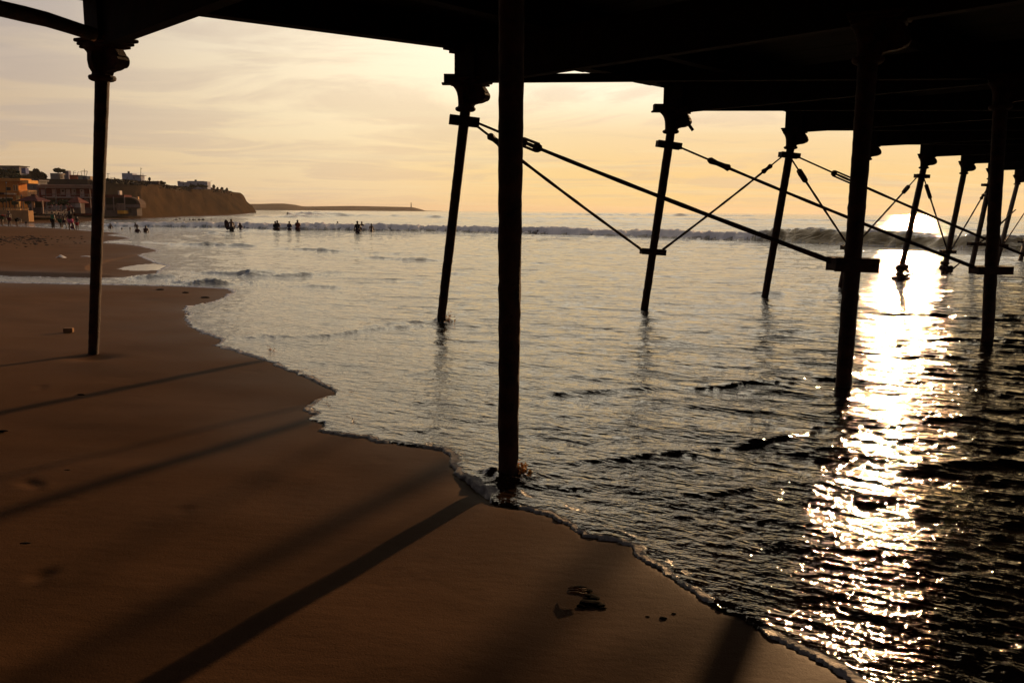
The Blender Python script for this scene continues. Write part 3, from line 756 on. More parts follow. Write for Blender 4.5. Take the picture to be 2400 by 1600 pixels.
for i in range(0, 344):       # planks, each laid across the pier
    c = L0 + rowdir * (i * .3 + .15) + perp * (8.0) + UP * random.uniform(-.006, .006)
    dk.box(c, (.296, 17.2 + random.uniform(-.1, .1), .075), ax=(rowdir, perp, UP))
dk.build('deck', TIMB, pier)
dk = MB().box(hz(A[1][1], ZD + .56) + rowdir * 23.5 + perp * 8.0, (103.0, 16.9, .12), ax=(rowdir, perp, UP)); dk.build('deck_surface', TIMB, pier)
# curved arch pipe that springs from the first column, landwards
p0 = hz(A[1][1], 1.86 + EYE.z) + SQ * -.1
arc = [p0]
for px_, py_, Y_ in [(160, 62, 9.55), (110, 46, 9.3), (55, 33, 9.05), (0, 20, 8.8), (-60, -2, 8.5), (-130, -40, 8.1)]:
    arc.append(at_y(px_, py_, Y_))
arc[0] = at_y(222, 82, 9.8)
MB().tube(arc, [.072, .074, .076, .078, .08, .08, .08], 12, jit=.03).build('arch_brace', IRON, pier, smooth=True)
for k, dx in ((2, .16), (3, .13)):      # small ledge plates beside two of the capitals
    p = hz(A[k][1], HR + .47) - SQ * .2
    MB().box(p, (.30, .2, .12), ax=(Vector((1, 0, 0)), Vector((0, 1, 0)), UP)).box(p - Vector((.05, 0, .075)), (.27, .16, .025), ax=(Vector((1, 0, 0)), Vector((0, 1, 0)), UP)).build('bracket_plate', IRON, cols['A', k])
# little broken bracket hanging from the scroll of the third column
p = hz(A[3][1], HR + .155) + SQ * .33
MB().bar(p, p + Vector((.10, 0, -.13)), .05, .05).build('broken_bracket', IRON, cols['A', 3])
# mussel clumps and sticks caught at two column feet
for k, s in ((6, 1.0), (7, .8)):
    f = A[k][0]; mb = MB()
    for i in range(26):
        an = rng.uniform(0, 6.28); rr_ = rng.uniform(.05, .22) * s
        mb.blob((f.x + rr_ * math.cos(an) + .06, f.y + rr_ * math.sin(an), f.z + rng.uniform(-.05, .42) * s), rng.uniform(.06, .12) * s, 1, .3)
    mb.build('mussel_clump', IRON, cols['A', k])
    o = MB().tube([f + Vector((.1, -.1, .12)), f + Vector((.35, -.1, .18)) * s, f + Vector((.62, -.1, .42)) * s], [.05, .035, .02], 7, jit=.2)
    ob = o.build('driftwood_stick', paint((.03, .02, .012)))
    tag(ob, 'dark stick caught on the ' + ('nearer' if k == 6 else 'farther') + ' of two mussel-crusted columns in the sun glitter' , 'stick', 'sticks caught at the pier feet')

# ------------------------------------------------------------------ bluff and far headland
def strip(name, cols_, rows, mat, gully, label_kind='structure', seed=3, back=150):
    """terrain: cols_ = (px, y_base, Y_base, y_top, Y_top)"""
    C_ = np.array(cols_, float); pxs = np.linspace(C_[0, 0], C_[-1, 0], 260 if gully else 90); vs = []; r = np.random.default_rng(seed)
    for px_ in pxs:
        yb, Yb, yt, Yt = [np.interp(px_, C_[:, 0], C_[:, i]) for i in (1, 2, 3, 4)]
        pb, pt_ = at_y(px_, yb, Yb), at_y(px_, yt, Yt)
        for i in range(rows):
            t = i / (rows - 1); pos = pb.lerp(pt_, t)
            zt = pb.z + (pt_.z - pb.z) * (t ** 0.85)
            g = 0
            if gully and 0 < i < rows - 1:
                sx = np.array([px_ * 0.10 + t * 1.6]); g = float(samp(T_N, sx, np.array([t * 1.5]))[0]) * gully * math.sin(math.pi * t) * 0.8
                g += float(samp(T_N, sx * 0.4, np.array([t * 2.5 + 9]))[0]) * gully * 1.3 * math.sin(math.pi * t)
            vs.append((pos.x + g * .3, pos.y + g * 1.2, zt + g * .35))
        vs.append((pt_.x * (1 + back / Yt), pt_.y + back, pt_.z - 1.0))
    nr = rows + 1
    fs = [(i * nr + j, (i + 1) * nr + j, (i + 1) * nr + j + 1, i * nr + j + 1) for i in range(len(pxs) - 1) for j in range(nr - 1)]
    mb = MB(); mb.add(vs, fs); return mb.build(name, mat, smooth=True, kind='structure', fixn=False)
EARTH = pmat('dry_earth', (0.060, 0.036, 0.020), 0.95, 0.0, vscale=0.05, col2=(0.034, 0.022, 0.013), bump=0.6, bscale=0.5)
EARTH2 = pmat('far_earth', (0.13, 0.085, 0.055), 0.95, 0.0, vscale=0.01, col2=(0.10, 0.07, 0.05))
BL = [(-200, 502, 190, 398, 262), (0, 502, 190, 402, 260), (48, 502, 190, 402, 255), (62, 502, 190, 399, 250), (78, 502, 188, 401, 245), (110, 503, 185, 419, 230), (205, 505, 160, 424, 212),
      (250, 510, 158, 418.5, 205), (290, 513, 160, 421, 205), (331, 513, 165, 424.5, 208), (369, 511.5, 185, 424.5, 230), (389, 511, 200, 433.5, 250),
      (416, 510.5, 215, 436, 270), (488, 507.5, 265, 437, 330), (503, 507, 280, 442, 345), (534, 505.5, 300, 446, 375), (546, 505, 315, 450, 390),
      (564, 504.3, 335, 452, 410), (570, 503, 345, 457, 414), (573, 502.5, 350, 461, 418), (578, 501.7, 358, 472, 420), (592, 499.5, 395, 483, 425), (600, 498, 420, 497.2, 430)]
strip('bluff', BL, 22, EARTH, 0.14)
HL = [(560, 496.5, 1300, 478, 1500), (612, 496.5, 1300, 478, 1500), (642, 496.4, 1310, 477, 1500), (666, 496.3, 1320, 477, 1510), (692, 496.3, 1340, 480, 1520), (707, 496.2, 1360, 483.4, 1530),
      (720, 496.2, 1380, 484.0, 1540), (826, 495.9, 1450, 482.7, 1580), (945, 495.4, 1550, 485, 1640), (969, 495.2, 1580, 486, 1660), (985, 495, 1600, 490, 1670), (998, 494.8, 1620, 494.2, 1680)]
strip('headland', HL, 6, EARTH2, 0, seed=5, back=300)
def bluff_top(px_):
    C_ = np.array(BL); return float(np.interp(px_, C_[:, 0], C_[:, 3])), float(np.interp(px_, C_[:, 0], C_[:, 4]))

# ------------------------------------------------------------------ the town on the bay
def rc(mb, x0, x1, y0, y1, Y, t=0.3):
    """box whose camera-facing side covers photo rectangle (x0..x1, y0..y1) at forward distance Y"""
    a = at_y(x0, (y0 + y1) / 2, Y); b = at_y(x1, (y0 + y1) / 2, Y); xm = (x0 + x1) / 2
    zt, zl = at_y(xm, y0, Y).z, at_y(xm, y1, Y).z
    return mb.box(((a.x + b.x) / 2, Y + t / 2, (zt + zl) / 2), (b.x - a.x, t, zt - zl))
def RCo(name, rect, Y, mat, parent, t=0.3): return rc(MB(), *rect, Y, t).build(name, mat, parent)
def house(name, rect, Y, t, wallc, label, cat='house', roofc=None, roof_h=0.25, over=0.25, base=505, group=None, **k):
    x0, x1, y0, y1 = rect; p = at_y((x0 + x1) / 2, base, Y)
    o = empty(name, (p.x, p.y, p.z), label=label, cat=cat, group=group)
    rc(MB(), x0, x1, y0, max(y1, base), Y, t).build('wall', paint(wallc, bump=0.02), o)
    if roofc:
        a = at_y(x0, y0, Y); b = at_y(x1, y0, Y)
        MB().box(((a.x + b.x) / 2, Y + t / 2, a.z + roof_h / 2), (b.x - a.x + 2 * over, t + 2 * over, roof_h)).build('roof', paint(roofc), o)
    return o
def openings(o, rects, Y, colr, name='window', proud=-0.03, t=0.06, frame=None):
    for r_ in rects:
        wn = RCo(name, r_, Y - 0.035, paint(colr), o, .06)
        if frame:
            x0, x1, y0, y1 = r_; g = (x1 - x0) * .12; mb = MB()
            for q in ((x0 - g, x1 + g, y0 - g, y0), (x0 - g, x1 + g, y1, y1 + g), (x0 - g, x0, y0, y1), (x1, x1 + g, y0, y1)): rc(mb, *q, Y - 0.09, .11)
            if name == 'window': rc(mb, (x0 + x1) / 2 - g * .3, (x0 + x1) / 2 + g * .3, y0, y1, Y - 0.075, .035)
            mb.build('frame', paint(frame), wn)
def foliage(name, c, rad, n, leaf, mat, parent, clumps=9, seed=1):
    r = np.random.default_rng(seed); mb = MB(); cs = []
    for i in range(clumps):
        d = r.normal(size=3); d /= np.linalg.norm(d); cs.append((Vector(c) + Vector((d[0] * rad[0], d[1] * rad[1], d[2] * rad[2])) * .66 * r.uniform(.5, 1), r.uniform(.34, .52)))
    vs = []; fs = []
    for i in range(int(n * 1.5)):
        cc, cr = cs[r.integers(clumps)]; d = r.normal(size=3); d = d / np.linalg.norm(d) * r.uniform(.55, 1.05) * cr
        p = cc + Vector((d[0] * rad[0], d[1] * rad[1], d[2] * rad[2])); a = Vector(r.normal(size=3)).normalized(); b = a.cross(Vector(r.normal(size=3))).normalized()
        s = leaf * r.uniform(.5, 1.3); k = len(vs)
        vs += [p - a * s - b * s * .5, p + a * s - b * s * .4, p + a * s * .7 + b * s * .6, p - a * s * .8 + b * s * .5]; fs.append((k, k + 1, k + 2, k + 3))
    mb.add(vs, fs); return mb.build(name, mat, parent, fixn=False)
LEAF = pmat('leaves', (0.035, 0.045, 0.016), 0.8, 0.2, vscale=.6, col2=(0.014, 0.020, 0.009))
LEAF2 = pmat('reddish_leaves', (0.040, 0.026, 0.018), 0.8, 0.2, vscale=.6, col2=(0.016, 0.014, 0.010))
BARK = pmat('bark', (0.05, 0.032, 0.022), 0.9, 0.1)
def tree(rect, Y, label, n=900, leaf=.22, mat=None, cat='tree', base_y=None, group=None, seed=1, name='tree', clumps=10, dep=None):
    x0, x1, y0, y1 = rect; a, b = at_y(x0, y0, Y), at_y(x1, y1, Y); cx_, cz = (a.x + b.x) / 2, (a.z + b.z) / 2
    rx, rz = (b.x - a.x) / 2, (a.z - b.z) / 2; gz = at_y((x0 + x1) / 2, base_y if base_y else y1 + 3, Y).z
    o = empty(name, (cx_, Y, gz), label=label, cat=cat, group=group)
    foliage('crown', (cx_, Y, cz), (rx * .95, (dep or rx) * .9, rz * .95), n, leaf, mat or LEAF, o, clumps, seed)
    mb = MB().tube([(cx_, Y, gz - .3), (cx_ + .05, Y, (gz + cz) / 2), (cx_, Y, cz)], [.16 * rz ** .5, .12 * rz ** .5, .06], 7)
    for i in range(4):
        an = i * 1.6 + seed; mb.tube([(cx_, Y, gz + (cz - gz) * .7), (cx_ + math.cos(an) * rx * .5, Y + math.sin(an) * rx * .4, cz + rz * .3)], [.07, .025], 5)
    mb.build('trunk', BARK, o); return o
WH = (.46, .44, .45); GR = (.20, .19, .19); DK = (.025, .022, .02)

# sea wall with its railing
sw = empty('sea_wall', tuple(at_y(30, 505, 112)), label='tan sea wall with a low balustrade along the promenade at the left edge', cat='sea wall')
a, b = at_y(-260, 494.5, 112), at_y(66, 494.5, 112)
MB().box(((a.x + b.x) / 2, 112.6, (a.z - 3) / 1 * .5 + .0 * a.z + a.z * .5 - .0), (b.x - a.x, 1.2, 3.4)).build('wall', paint((.42, .23, .10), bump=.02), sw)
mb = MB(); rail_t, rail_b = at_y(30, 488, 112).z, at_y(30, 494, 112).z
mb.box(((a.x + b.x) / 2, 112.1, rail_t), (b.x - a.x, .16, .07)).box(((a.x + b.x) / 2, 112.1, rail_b + .05), (b.x - a.x, .16, .06))
xx_ = a.x
while xx_ < b.x: mb.box((xx_, 112.1, (rail_t + rail_b) / 2), (.05, .06, rail_t - rail_b)); xx_ += .22
mb.build('balustrade', paint((.50, .30, .15)), sw)
wz = at_y(30, 494, 112).z
# promenade ground behind the wall
pq = [(-190, 113.3), (-63.6, 113.3), (at_y(236, 497, 150).x, 150), (-230, 162)]
pr = MB().add([(q[0], q[1], z_) for z_ in (wz - .35, wz - .15) for q in pq], [(0, 3, 2, 1), (4, 5, 6, 7), (0, 1, 5, 4), (1, 2, 6, 5), (2, 3, 7, 6), (3, 0, 4, 7)]).build('promenade', paint((.16, .11, .08)), kind='structure')
# orange house
o = house('orange_house', (-70, 45, 424, 505), 128, 2.3, (.55, .20, .04), 'orange two storey house with flat roof and lattice balcony behind the sea wall', roofc=(.55, .25, .07), roof_h=.42, over=.35, base=497)
rc(MB(), 45, 47, 444, 462, 128.6, 2.2).build('balcony_floor', paint((.45, .28, .15)), o)
openings(o, [(31, 35, 434, 447), (37, 41, 434, 447)], 128, (.10, .06, .04), frame=(.85, .48, .20))
openings(o, [(15, 25, 439, 446), (-30, -20, 436, 446)], 128, (.04, .035, .035))
RCo('ledge', (9, 33, 452.5, 456), 127.4, paint((.7, .5, .3)), o, .6)
RCo('awning', (-60, 8, 451, 455), 127.2, paint((.06, .035, .03)), o, .9)
for q in ((-50, -44), (-36, -30), (-18, -12), (0, 4.5), (9, 14), (17, 22), (24, 29)): RCo('shutter_lit_window', (q[0], q[1], 462, 470), 127.9, paint((.75, .52, .33)), o, .15)
for q in (38, 43): RCo('pillar', (q, q + 1.6, 458, 497), 127.0, paint((.4, .25, .1)), o, .3)
mb = MB(); pa = at_y(47, 458, 128.2); pb = at_y(47, 446, 128.2)
for i in range(7): mb.box((pa.x + 1.2, 128.3 + i * .38, (pa.z + pb.z) / 2), (.06, .05, pb.z - pa.z))
for i in range(6): mb.box((pa.x + 1.2, 129.45, pa.z + (pb.z - pa.z) * (i / 5)), (.07, 2.3, .05))
for i in range(8): mb.box((pa.x + .15 * i, 128.2, (pa.z + pb.z) / 2), (.05, .05, pb.z - pa.z))
mb.box((pa.x + .6, 129.4, pa.z - .1), (1.4, 2.4, .12)); mb.build('balcony_lattice', paint((.8, .45, .2)), o)
MB().box((at_y(47, 424, 128.2).x + .7, 129.3, at_y(47, 426, 128.2).z), (1.3, 2.6, .45)).build('fascia', paint((.85, .42, .12)), o)
# grey house behind
o = house('grey_house', (52, 91, 424, 505), 146, 3, (.17, .155, .15), 'plain grey house between the orange house and the red hotel', roofc=(.2, .18, .17), roof_h=.2, over=.1, base=497)
openings(o, [(77, 80, 436, 441), (80, 88, 448, 455), (60, 66, 447, 453)], 146, (.05, .045, .045), frame=(.2, .18, .17))
# red hotel
o = house('red_hotel', (90, 222, 441, 505), 140, 1.6, (.15, .022, .018), 'long dark red hotel with white doors and an upper gallery', cat='hotel', base=499)
a, b = at_y(88, 433, 139), at_y(238, 433, 139)
RCo('roof_fascia', (86, 224, 434.5, 441), 138.4, paint((.26, .19, .15)), o, 2.6); RCo('roof_edge', (94, 224, 432.6, 434.6), 138.2, paint((.36, .29, .24)), o, 2.8)
RCo('gallery_slab', (100, 224, 461, 463.6), 138.6, paint((.36, .31, .29)), o, 1.4)
openings(o, [(122, 132, 443.5, 461), (154.5, 164.5, 443.5, 461), (187.5, 197, 443.5, 460.8)], 140, (.50, .45, .44), name='door')
openings(o, [(97, 105, 445, 456), (142.5, 151, 443.8, 455.5), (168.5, 176.5, 443.8, 455.5)], 140, (.44, .40, .40), frame=(.36, .33, .33))
openings(o, [(145, 149.5, 445, 450), (173, 175.5, 445.5, 450), (189.8, 192, 445.5, 449)], 139.95, (.06, .03, .03), name='pane')
openings(o, [(198, 207, 467, 476), (108, 118, 468, 480)], 140, (.28, .27, .30), frame=(.25, .2, .2))
openings(o, [(125, 134, 468, 490), (172, 182, 467, 488)], 140, (.04, .02, .02), name='door')
for q in (90.5, 107, 130, 211): RCo('post', (q, q + 1, 441, 499), 138.5, paint((.24, .18, .16)), o, .15)
mb = MB(); z1, z0 = at_y(190, 455, 138.7).z, at_y(190, 461, 138.7).z; xa, xb = at_y(107, 455, 138.7).x, at_y(224, 455, 138.7).x
for zz in (z1, (z0 + z1) / 2 + .05): mb.box(((xa + xb) / 2, 138.7, zz), (xb - xa, .05, .05))
xx_ = xa
while xx_ < xb: mb.box((xx_, 138.7, (z0 + z1) / 2), (.05, .05, z1 - z0)); xx_ += 1.15
mb.build('gallery_railing', paint((.25, .2, .18)), o)
RCo('garden_wall', (170, 236, 487, 500), 134, paint((.12, .08, .07)), o, .4)
# kiosk with hip roof
p = at_y(78, 500, 117); ko = empty('kiosk', tuple(p), label='open kiosk with a dark red hipped roof on the promenade', cat='kiosk')
x0, x1 = at_y(51, 470, 117).x, at_y(103, 470, 117).x; ez, az_ = at_y(78, 470.5, 117).z, at_y(78, 458, 117).z; hw = (x1 - x0) / 2; cx_ = (x0 + x1) / 2
MB().add([(cx_ - hw, 115.4, ez), (cx_ + hw, 115.4, ez), (cx_ + hw, 118.9, ez), (cx_ - hw, 118.9, ez), (cx_ - .22, 117.1, az_), (cx_ + .22, 117.1, az_), (cx_ - hw, 115.4, ez - .1), (cx_ + hw, 115.4, ez - .1), (cx_ + hw, 118.9, ez - .1), (cx_ - hw, 118.9, ez - .1)],
         [(0, 1, 5, 4), (1, 2, 5), (2, 3, 4, 5), (3, 0, 4), (0, 6, 7, 1), (1, 7, 8, 2), (2, 8, 9, 3), (3, 9, 6, 0), (6, 9, 8, 7)]).build('roof', paint((.075, .018, .02)), ko)
RCo('cap', (73, 82.5, 455.5, 459), 116.9, paint((.075, .018, .02)), ko, .5)
RCo('counter', (70, 98, 486, 501), 116.2, paint((.07, .05, .05)), ko, 1.6)
for q in (54, 74, 99.5): RCo('post', (q, q + 1.5, 470, 500), 115.8, paint((.45, .30, .22)), ko, .12)
RCo('sign_board', (76, 80.5, 472, 487), 115.9, paint((.55, .32, .16)), ko, .12)
RCo('back_wall', (82, 97, 471, 487), 118.2, paint((.035, .03, .02)), ko, .15)
# white stall with red roof, and the planted shelter beside it
p = at_y(177, 498, 122); so = empty('stall', tuple(p), label='white stall with a reddish pitched roof beside the red hotel', cat='stall')
x0, x1 = at_y(162, 473, 122).x, at_y(190, 473, 122).x; ez, az_ = at_y(176, 474, 122).z, at_y(176, 461.5, 122).z; hw = (x1 - x0) / 2; cx_ = (x0 + x1) / 2
MB().add([(cx_ - hw, 121.4, ez), (cx_ + hw, 121.4, ez), (cx_ + hw, 124.2, ez), (cx_ - hw, 124.2, ez), (cx_ - .3, 122.6, az_), (cx_ + .1, 122.6, az_), (cx_ - hw, 121.4, ez - .1), (cx_ + hw, 121.4, ez - .1), (cx_ + hw, 124.2, ez - .1), (cx_ - hw, 124.2, ez - .1)],
         [(0, 1, 5, 4), (1, 2, 5), (2, 3, 4, 5), (3, 0, 4), (0, 6, 7, 1), (1, 7, 8, 2), (2, 8, 9, 3), (3, 9, 6, 0), (6, 9, 8, 7)]).build('roof', paint((.13, .04, .03)), so)
RCo('panel', (165.5, 176.5, 475.5, 486), 121.8, paint((.26, .25, .25)), so, .1); RCo('panel', (176.8, 189, 475.5, 486.5), 121.7, paint((.40, .38, .36)), so, .1)
RCo('wall', (166, 189, 474, 500), 122.1, paint((.10, .07, .06)), so, 1.2)
tree((110, 128, 466, 484), 125, 'dark round bush left of the planted shelter', 500, .14, base_y=498, seed=21, name='bush', cat='bush', group='bushes on the promenade')
tree((130, 166, 466, 486), 124, 'wide green bush under the red roof edge between two posts', 900, .15, base_y=498, seed=22, name='bush', cat='bush', group='bushes on the promenade')
for i, (q, yq, wq, hq) in enumerate([(6, 470, 11, 5), (21, 468, 9, 4), (33, 476, 9, 5), (-14, 471, 12, 6)]):
    tree((q - wq, q + wq, yq - hq, yq + hq), 118 + i * .4, ['low dark clipped tree at the left edge above the sea wall', 'small umbrella-shaped tree before the orange house pillars', 'round dark green tree right of the house shutters above the railing', 'broad clipped tree beyond the left end of the wall'][i],
         500, .11, base_y=494, seed=30 + i, name='clipped_tree', group='clipped trees on the promenade', dep=.6)
tree((56, 74, 470, 480), 119.5, 'flat dark hedge under the left eave of the kiosk', 400, .11, base_y=494, seed=40, name='bush', cat='bush', group='bushes on the promenade')
# parasols
PC = [(.11, .02, .024), (.12, .035, .035), (.13, .04, .035), (.11, .03, .03), (.12, .045, .04)]
um = None
for i, (q, wq) in enumerate([(121, 9), (132, 8), (143, 7.5), (155, 8), (165, 6)]):
    Yq = 113 + (i % 2) * 1.3; c = at_y(q, 486.5, Yq); g = at_y(q, 500, Yq); r_ = wq * Yq / FPX
    uo = empty('beach_parasol', (c.x, c.y, g.z), group='parasols on the far beach', cat='parasol',
               label=['leftmost red parasol of the row, next to the kiosk', 'second red parasol of the row from the kiosk', 'middle red parasol of the row of five', 'fourth red parasol of the row from the kiosk', 'rightmost small red parasol of the row'][i])
    n = 8; vs = [(c.x, c.y, c.z + .42)] + [(c.x + r_ * math.cos(2 * math.pi * k / n), c.y + r_ * math.sin(2 * math.pi * k / n), c.z + .05) for k in range(n)] + [(c.x + r_ * math.cos(2 * math.pi * k / n), c.y + r_ * math.sin(2 * math.pi * k / n), c.z - .08) for k in range(n)]
    fs = [(0, 1 + k, 1 + (k + 1) % n) for k in range(n)] + [(1 + k, 1 + n + k, 1 + n + (k + 1) % n, 1 + (k + 1) % n) for k in range(n)]
    MB().add(vs, fs).build('canopy', paint(PC[i]), uo); MB().tube([(c.x, c.y, g.z - .3), (c.x, c.y, c.z + .4)], .03, 6).build('pole', paint((.4, .33, .28)), uo)
for i, (q, c_) in enumerate([(112, 0), (118, 1), (127, 0), (136, 0), (147, 1), (151, 0)]):
    Yq = 112.4; g = at_y(q, 499, Yq)
    co_ = empty('beach_chair', tuple(g), group='pale chairs under the parasols', cat='chair', label='pale plastic chair, number %s along the row below the red parasols' % ['one', 'two', 'three', 'four', 'five', 'six'][i])
    MB().box((g.x, g.y, g.z + .42), (.45, .45, .05)).build('seat', paint((.28, .23, .2)), co_)
    MB().box((g.x, g.y + .2, g.z + .68), (.42, .05, .5)).build('backrest', paint((.28, .23, .2)), co_)
    for sx in (-.19, .19):
        for sy in (-.18, .18): MB().box((g.x + sx, g.y + sy, g.z + .1), (.045, .045, .62)).build('leg', paint((.28, .23, .2)), co_)
for i, (q, y0, Yq, lb) in enumerate([(14.3, 428, 116, 'tall thin lamp post in front of the orange house'), (50, 458, 118, 'dark post under the lattice balcony'), (107, 440, 121, 'thin pole at the left end of the red hotel'), (130.5, 464, 123, 'pale pole in front of the hotel gallery')]):
    g = at_y(q, 499, Yq); t_ = at_y(q, y0, Yq); lo = empty('lamp_post', tuple(g), label=lb, cat='lamp post')
    MB().tube([g - UP * .5, t_], [.07, .04], 6).build('pole', paint((.06, .05, .045)), lo); MB().blob(t_, .12, 1, 0).build('lamp', paint((.2, .18, .15)), lo)
# restaurant with rounded end
o = house('beach_restaurant', (246, 292, 458.5, 505), 160, 2, (.055, .035, .030), 'low dark beach restaurant with a rounded arched end below the bluff', cat='restaurant', base=500)
RCo('fascia', (246, 291, 456.5, 463), 159.3, paint((.10, .022, .02)), o, 3.2)
openings(o, [(247, 264, 465, 479), (267, 290, 465, 478)], 160, (.015, .012, .01))
for q in (245.5, 265.5, 291): RCo('post', (q, q + 1.4, 461, 493), 159.2, paint((.30, .22, .19)), o, .15)
RCo('parapet', (247, 273, 480, 487), 159.3, paint((.12, .085, .07)), o, .3); RCo('base', (245, 275, 493, 507), 158.8, paint((.12, .09, .08)), o, 1.5)
RCo('lit_panel', (275, 290.5, 493.5, 501), 158.2, paint((.8, .42, .06)), o, 2.2)
mb = MB()
for i in range(6): rc(mb, 273.5 + i * 3.1, 274.8 + i * 3.1, 477, 493, 158.4, .12)
rc(mb, 273, 291, 476.5, 478, 158.4, .14); mb.build('slat_fence', paint((.30, .21, .16)), o)
# rounded wing
mb = MB(); a0 = at_y(292, 463, 160)
def P3(px_, py_, Y_): return tuple(at_y(px_, py_, Y_))
prof = [(292, 462), (300, 462), (308, 463), (315, 465), (321, 468.5), (326, 473), (328.5, 479), (328.5, 487), (292, 487)]
vs = [P3(q[0], q[1], 159.6) for q in prof]; n = len(prof); vs += [(v[0], v[1] + 2.6, v[2]) for v in vs]
mb.add(vs, [tuple(range(n)), tuple(range(2 * n - 1, n - 1, -1))] + [(i, i + n, (i + 1) % n + n, (i + 1) % n) for i in range(n)]); mb.build('rounded_wing', paint((.11, .065, .045)), o)
prof = [(294, 464.5), (306, 465), (314, 468), (320, 473), (320, 478), (294, 478)]
vs = [P3(q[0], q[1], 159.45) for q in prof]; n = len(prof); vs += [(v[0], v[1] + .12, v[2]) for v in vs]
MB().add(vs, [tuple(range(n)), tuple(range(2 * n - 1, n - 1, -1))] + [(i, i + n, (i + 1) % n + n, (i + 1) % n) for i in range(n)]).build('dark_opening', paint((.02, .016, .012)), o)
RCo('white_band', (293, 326, 479.5, 486), 159.4, paint((.20, .16, .14)), o, .2); RCo('lower_wall', (293, 321, 487, 506), 160, paint((.11, .085, .075)), o, 2.2)
openings(o, [(295, 300, 489, 499)], 160, (.22, .2, .2), name='door'); openings(o, [(303, 308, 489, 499)], 160, (.03, .02, .02), name='door')
mb = MB(); rc(mb, 276.5, 280.5, 447, 457, 160.5, 1.0); mb.build('water_tank', paint((.6, .5, .42)), o)
RCo('chimney', (321.5, 323.5, 461, 468), 160.4, paint((.5, .3, .16)), o, .5)
# hilltop buildings
def hill_house(rects, Y, t, c, label, name='hill_house', base=None, roofc=None):
    x0, x1, y0, y1 = rects[0]; p = at_y((x0 + x1) / 2, y1, Y); o = empty(name, tuple(p), label=label, cat='house', group='houses on the hill')
    for i, r_ in enumerate(rects): rc(MB(), r_[0], r_[1], r_[2], r_[3] + (base or 5), Y + i * .05, t).build('wall', paint(c), o)
    return o
o = hill_house([(286, 310.5, 406, 422), (310.5, 329, 411, 424)], 208, 2.5, (.42, .43, .50), 'pale blue grey house with a lower annex on top of the hill'); openings(o, [(297, 299, 417, 419)], 208, (.05, .05, .06)); openings(o, [(313.5, 315, 416, 422)], 208.05, (.06, .06, .07), name='door')
rc(MB(), 299, 302.5, 401.5, 406, 209, .4).build('water_tank', paint(DK), o); RCo('roof_edge', (309, 331, 410, 411.5), 207.8, paint((.3, .3, .33)), o, 3)
o = hill_house([(417, 486, 427, 438), (416, 423, 424.5, 429), (438, 478, 424.3, 430), (478, 486, 425.5, 430)], 285, 3, (.40, .39, .42), 'long low white building near the edge of the bluff')
openings(o, [(428, 431, 431, 434), (445, 449, 430, 434), (462, 466, 430, 434)], 285, (.10, .09, .09)); rc(MB(), 456, 460, 421.2, 424.5, 286, .5).build('water_tank', paint(DK), o)
o = hill_house([(-60, 45, 389, 404)], 236, 4, (.20, .18, .18), 'wide grey building behind the big dark tree on the left hilltop'); RCo('roof_edge', (-62, 46, 387.8, 389.4), 235.6, paint((.05, .045, .045)), o, 5)
o = hill_house([(50, 60, 393.5, 402)], 228, 1.5, (.16, .17, .30), 'small blue house right of the big dark tree')
o = hill_house([(118, 141, 406, 421)], 207, 2, (.20, .18, .17), 'low grey flat roofed house under the spreading tree'); openings(o, [(140.2, 143.5, 410, 418), (144, 146.5, 410, 418)], 206.5, (.9, .62, .30), name='shutter_lit_window')  # lit window: its light is put into the bright panel colour
RCo('eave', (136, 148, 407, 409), 206.2, paint((.5, .4, .3)), o, 1.0)
o = hill_house([(147.5, 161, 400, 421)], 210, 1.2, (.22, .22, .28), 'tall blue grey house beside the spreading tree')
o = hill_house([(163, 182, 410, 421)], 208, 1.5, (.42, .085, .03), 'small orange red house on the hill'); openings(o, [(166, 169, 412, 416)], 208, (.2, .05, .02))
o = hill_house([(183, 194, 411, 428)], 206, 1.5, (.16, .20, .17), 'grey green house beside the dark blue one'); openings(o, [(190, 191.5, 421, 427)], 205.9, (.7, .4, .3), name='door')
o = hill_house([(194, 204, 412.5, 428)], 204, 1.2, (.035, .05, .08), 'dark blue house carrying a roof frame'); mb = MB()
zt, zl = at_y(197, 401.5, 204.5).z, at_y(197, 412.5, 204.5).z
q0, q1, q2 = at_y(189.5, 401.5, 204.5), at_y(205, 401.5, 204.5), at_y(197.5, 396, 204.5)
mb.bar(q0, q1, .1, .12); mb.tube([(q2.x, q2.y, zl), q2], .06, 5)
for a_, b_ in ((q0, 192.5), (q1, 202)): mb.tube([a_, at_y(b_, 412.5, 204.5)], .05, 5)
mb.build('roof_frame', paint((.06, .05, .05)), o)
o = hill_house([(205, 212, 413, 424)], 207, 1.5, (.42, .30, .2), 'small beige house next to the first pier column'); 
RCo('retaining_wall', (110, 206, 420, 436), 202, paint((.055, .033, .026)), None, 2)
tag(bpy.data.objects['retaining_wall'], 'dark brown retaining wall below the hill houses', 'wall')
tw = RCo('hilltop_wall', (248, 372, 424, 431), 206, paint((.10, .075, .07)), None, .6); tag(tw, 'low grey boundary wall along the hilltop', 'wall')
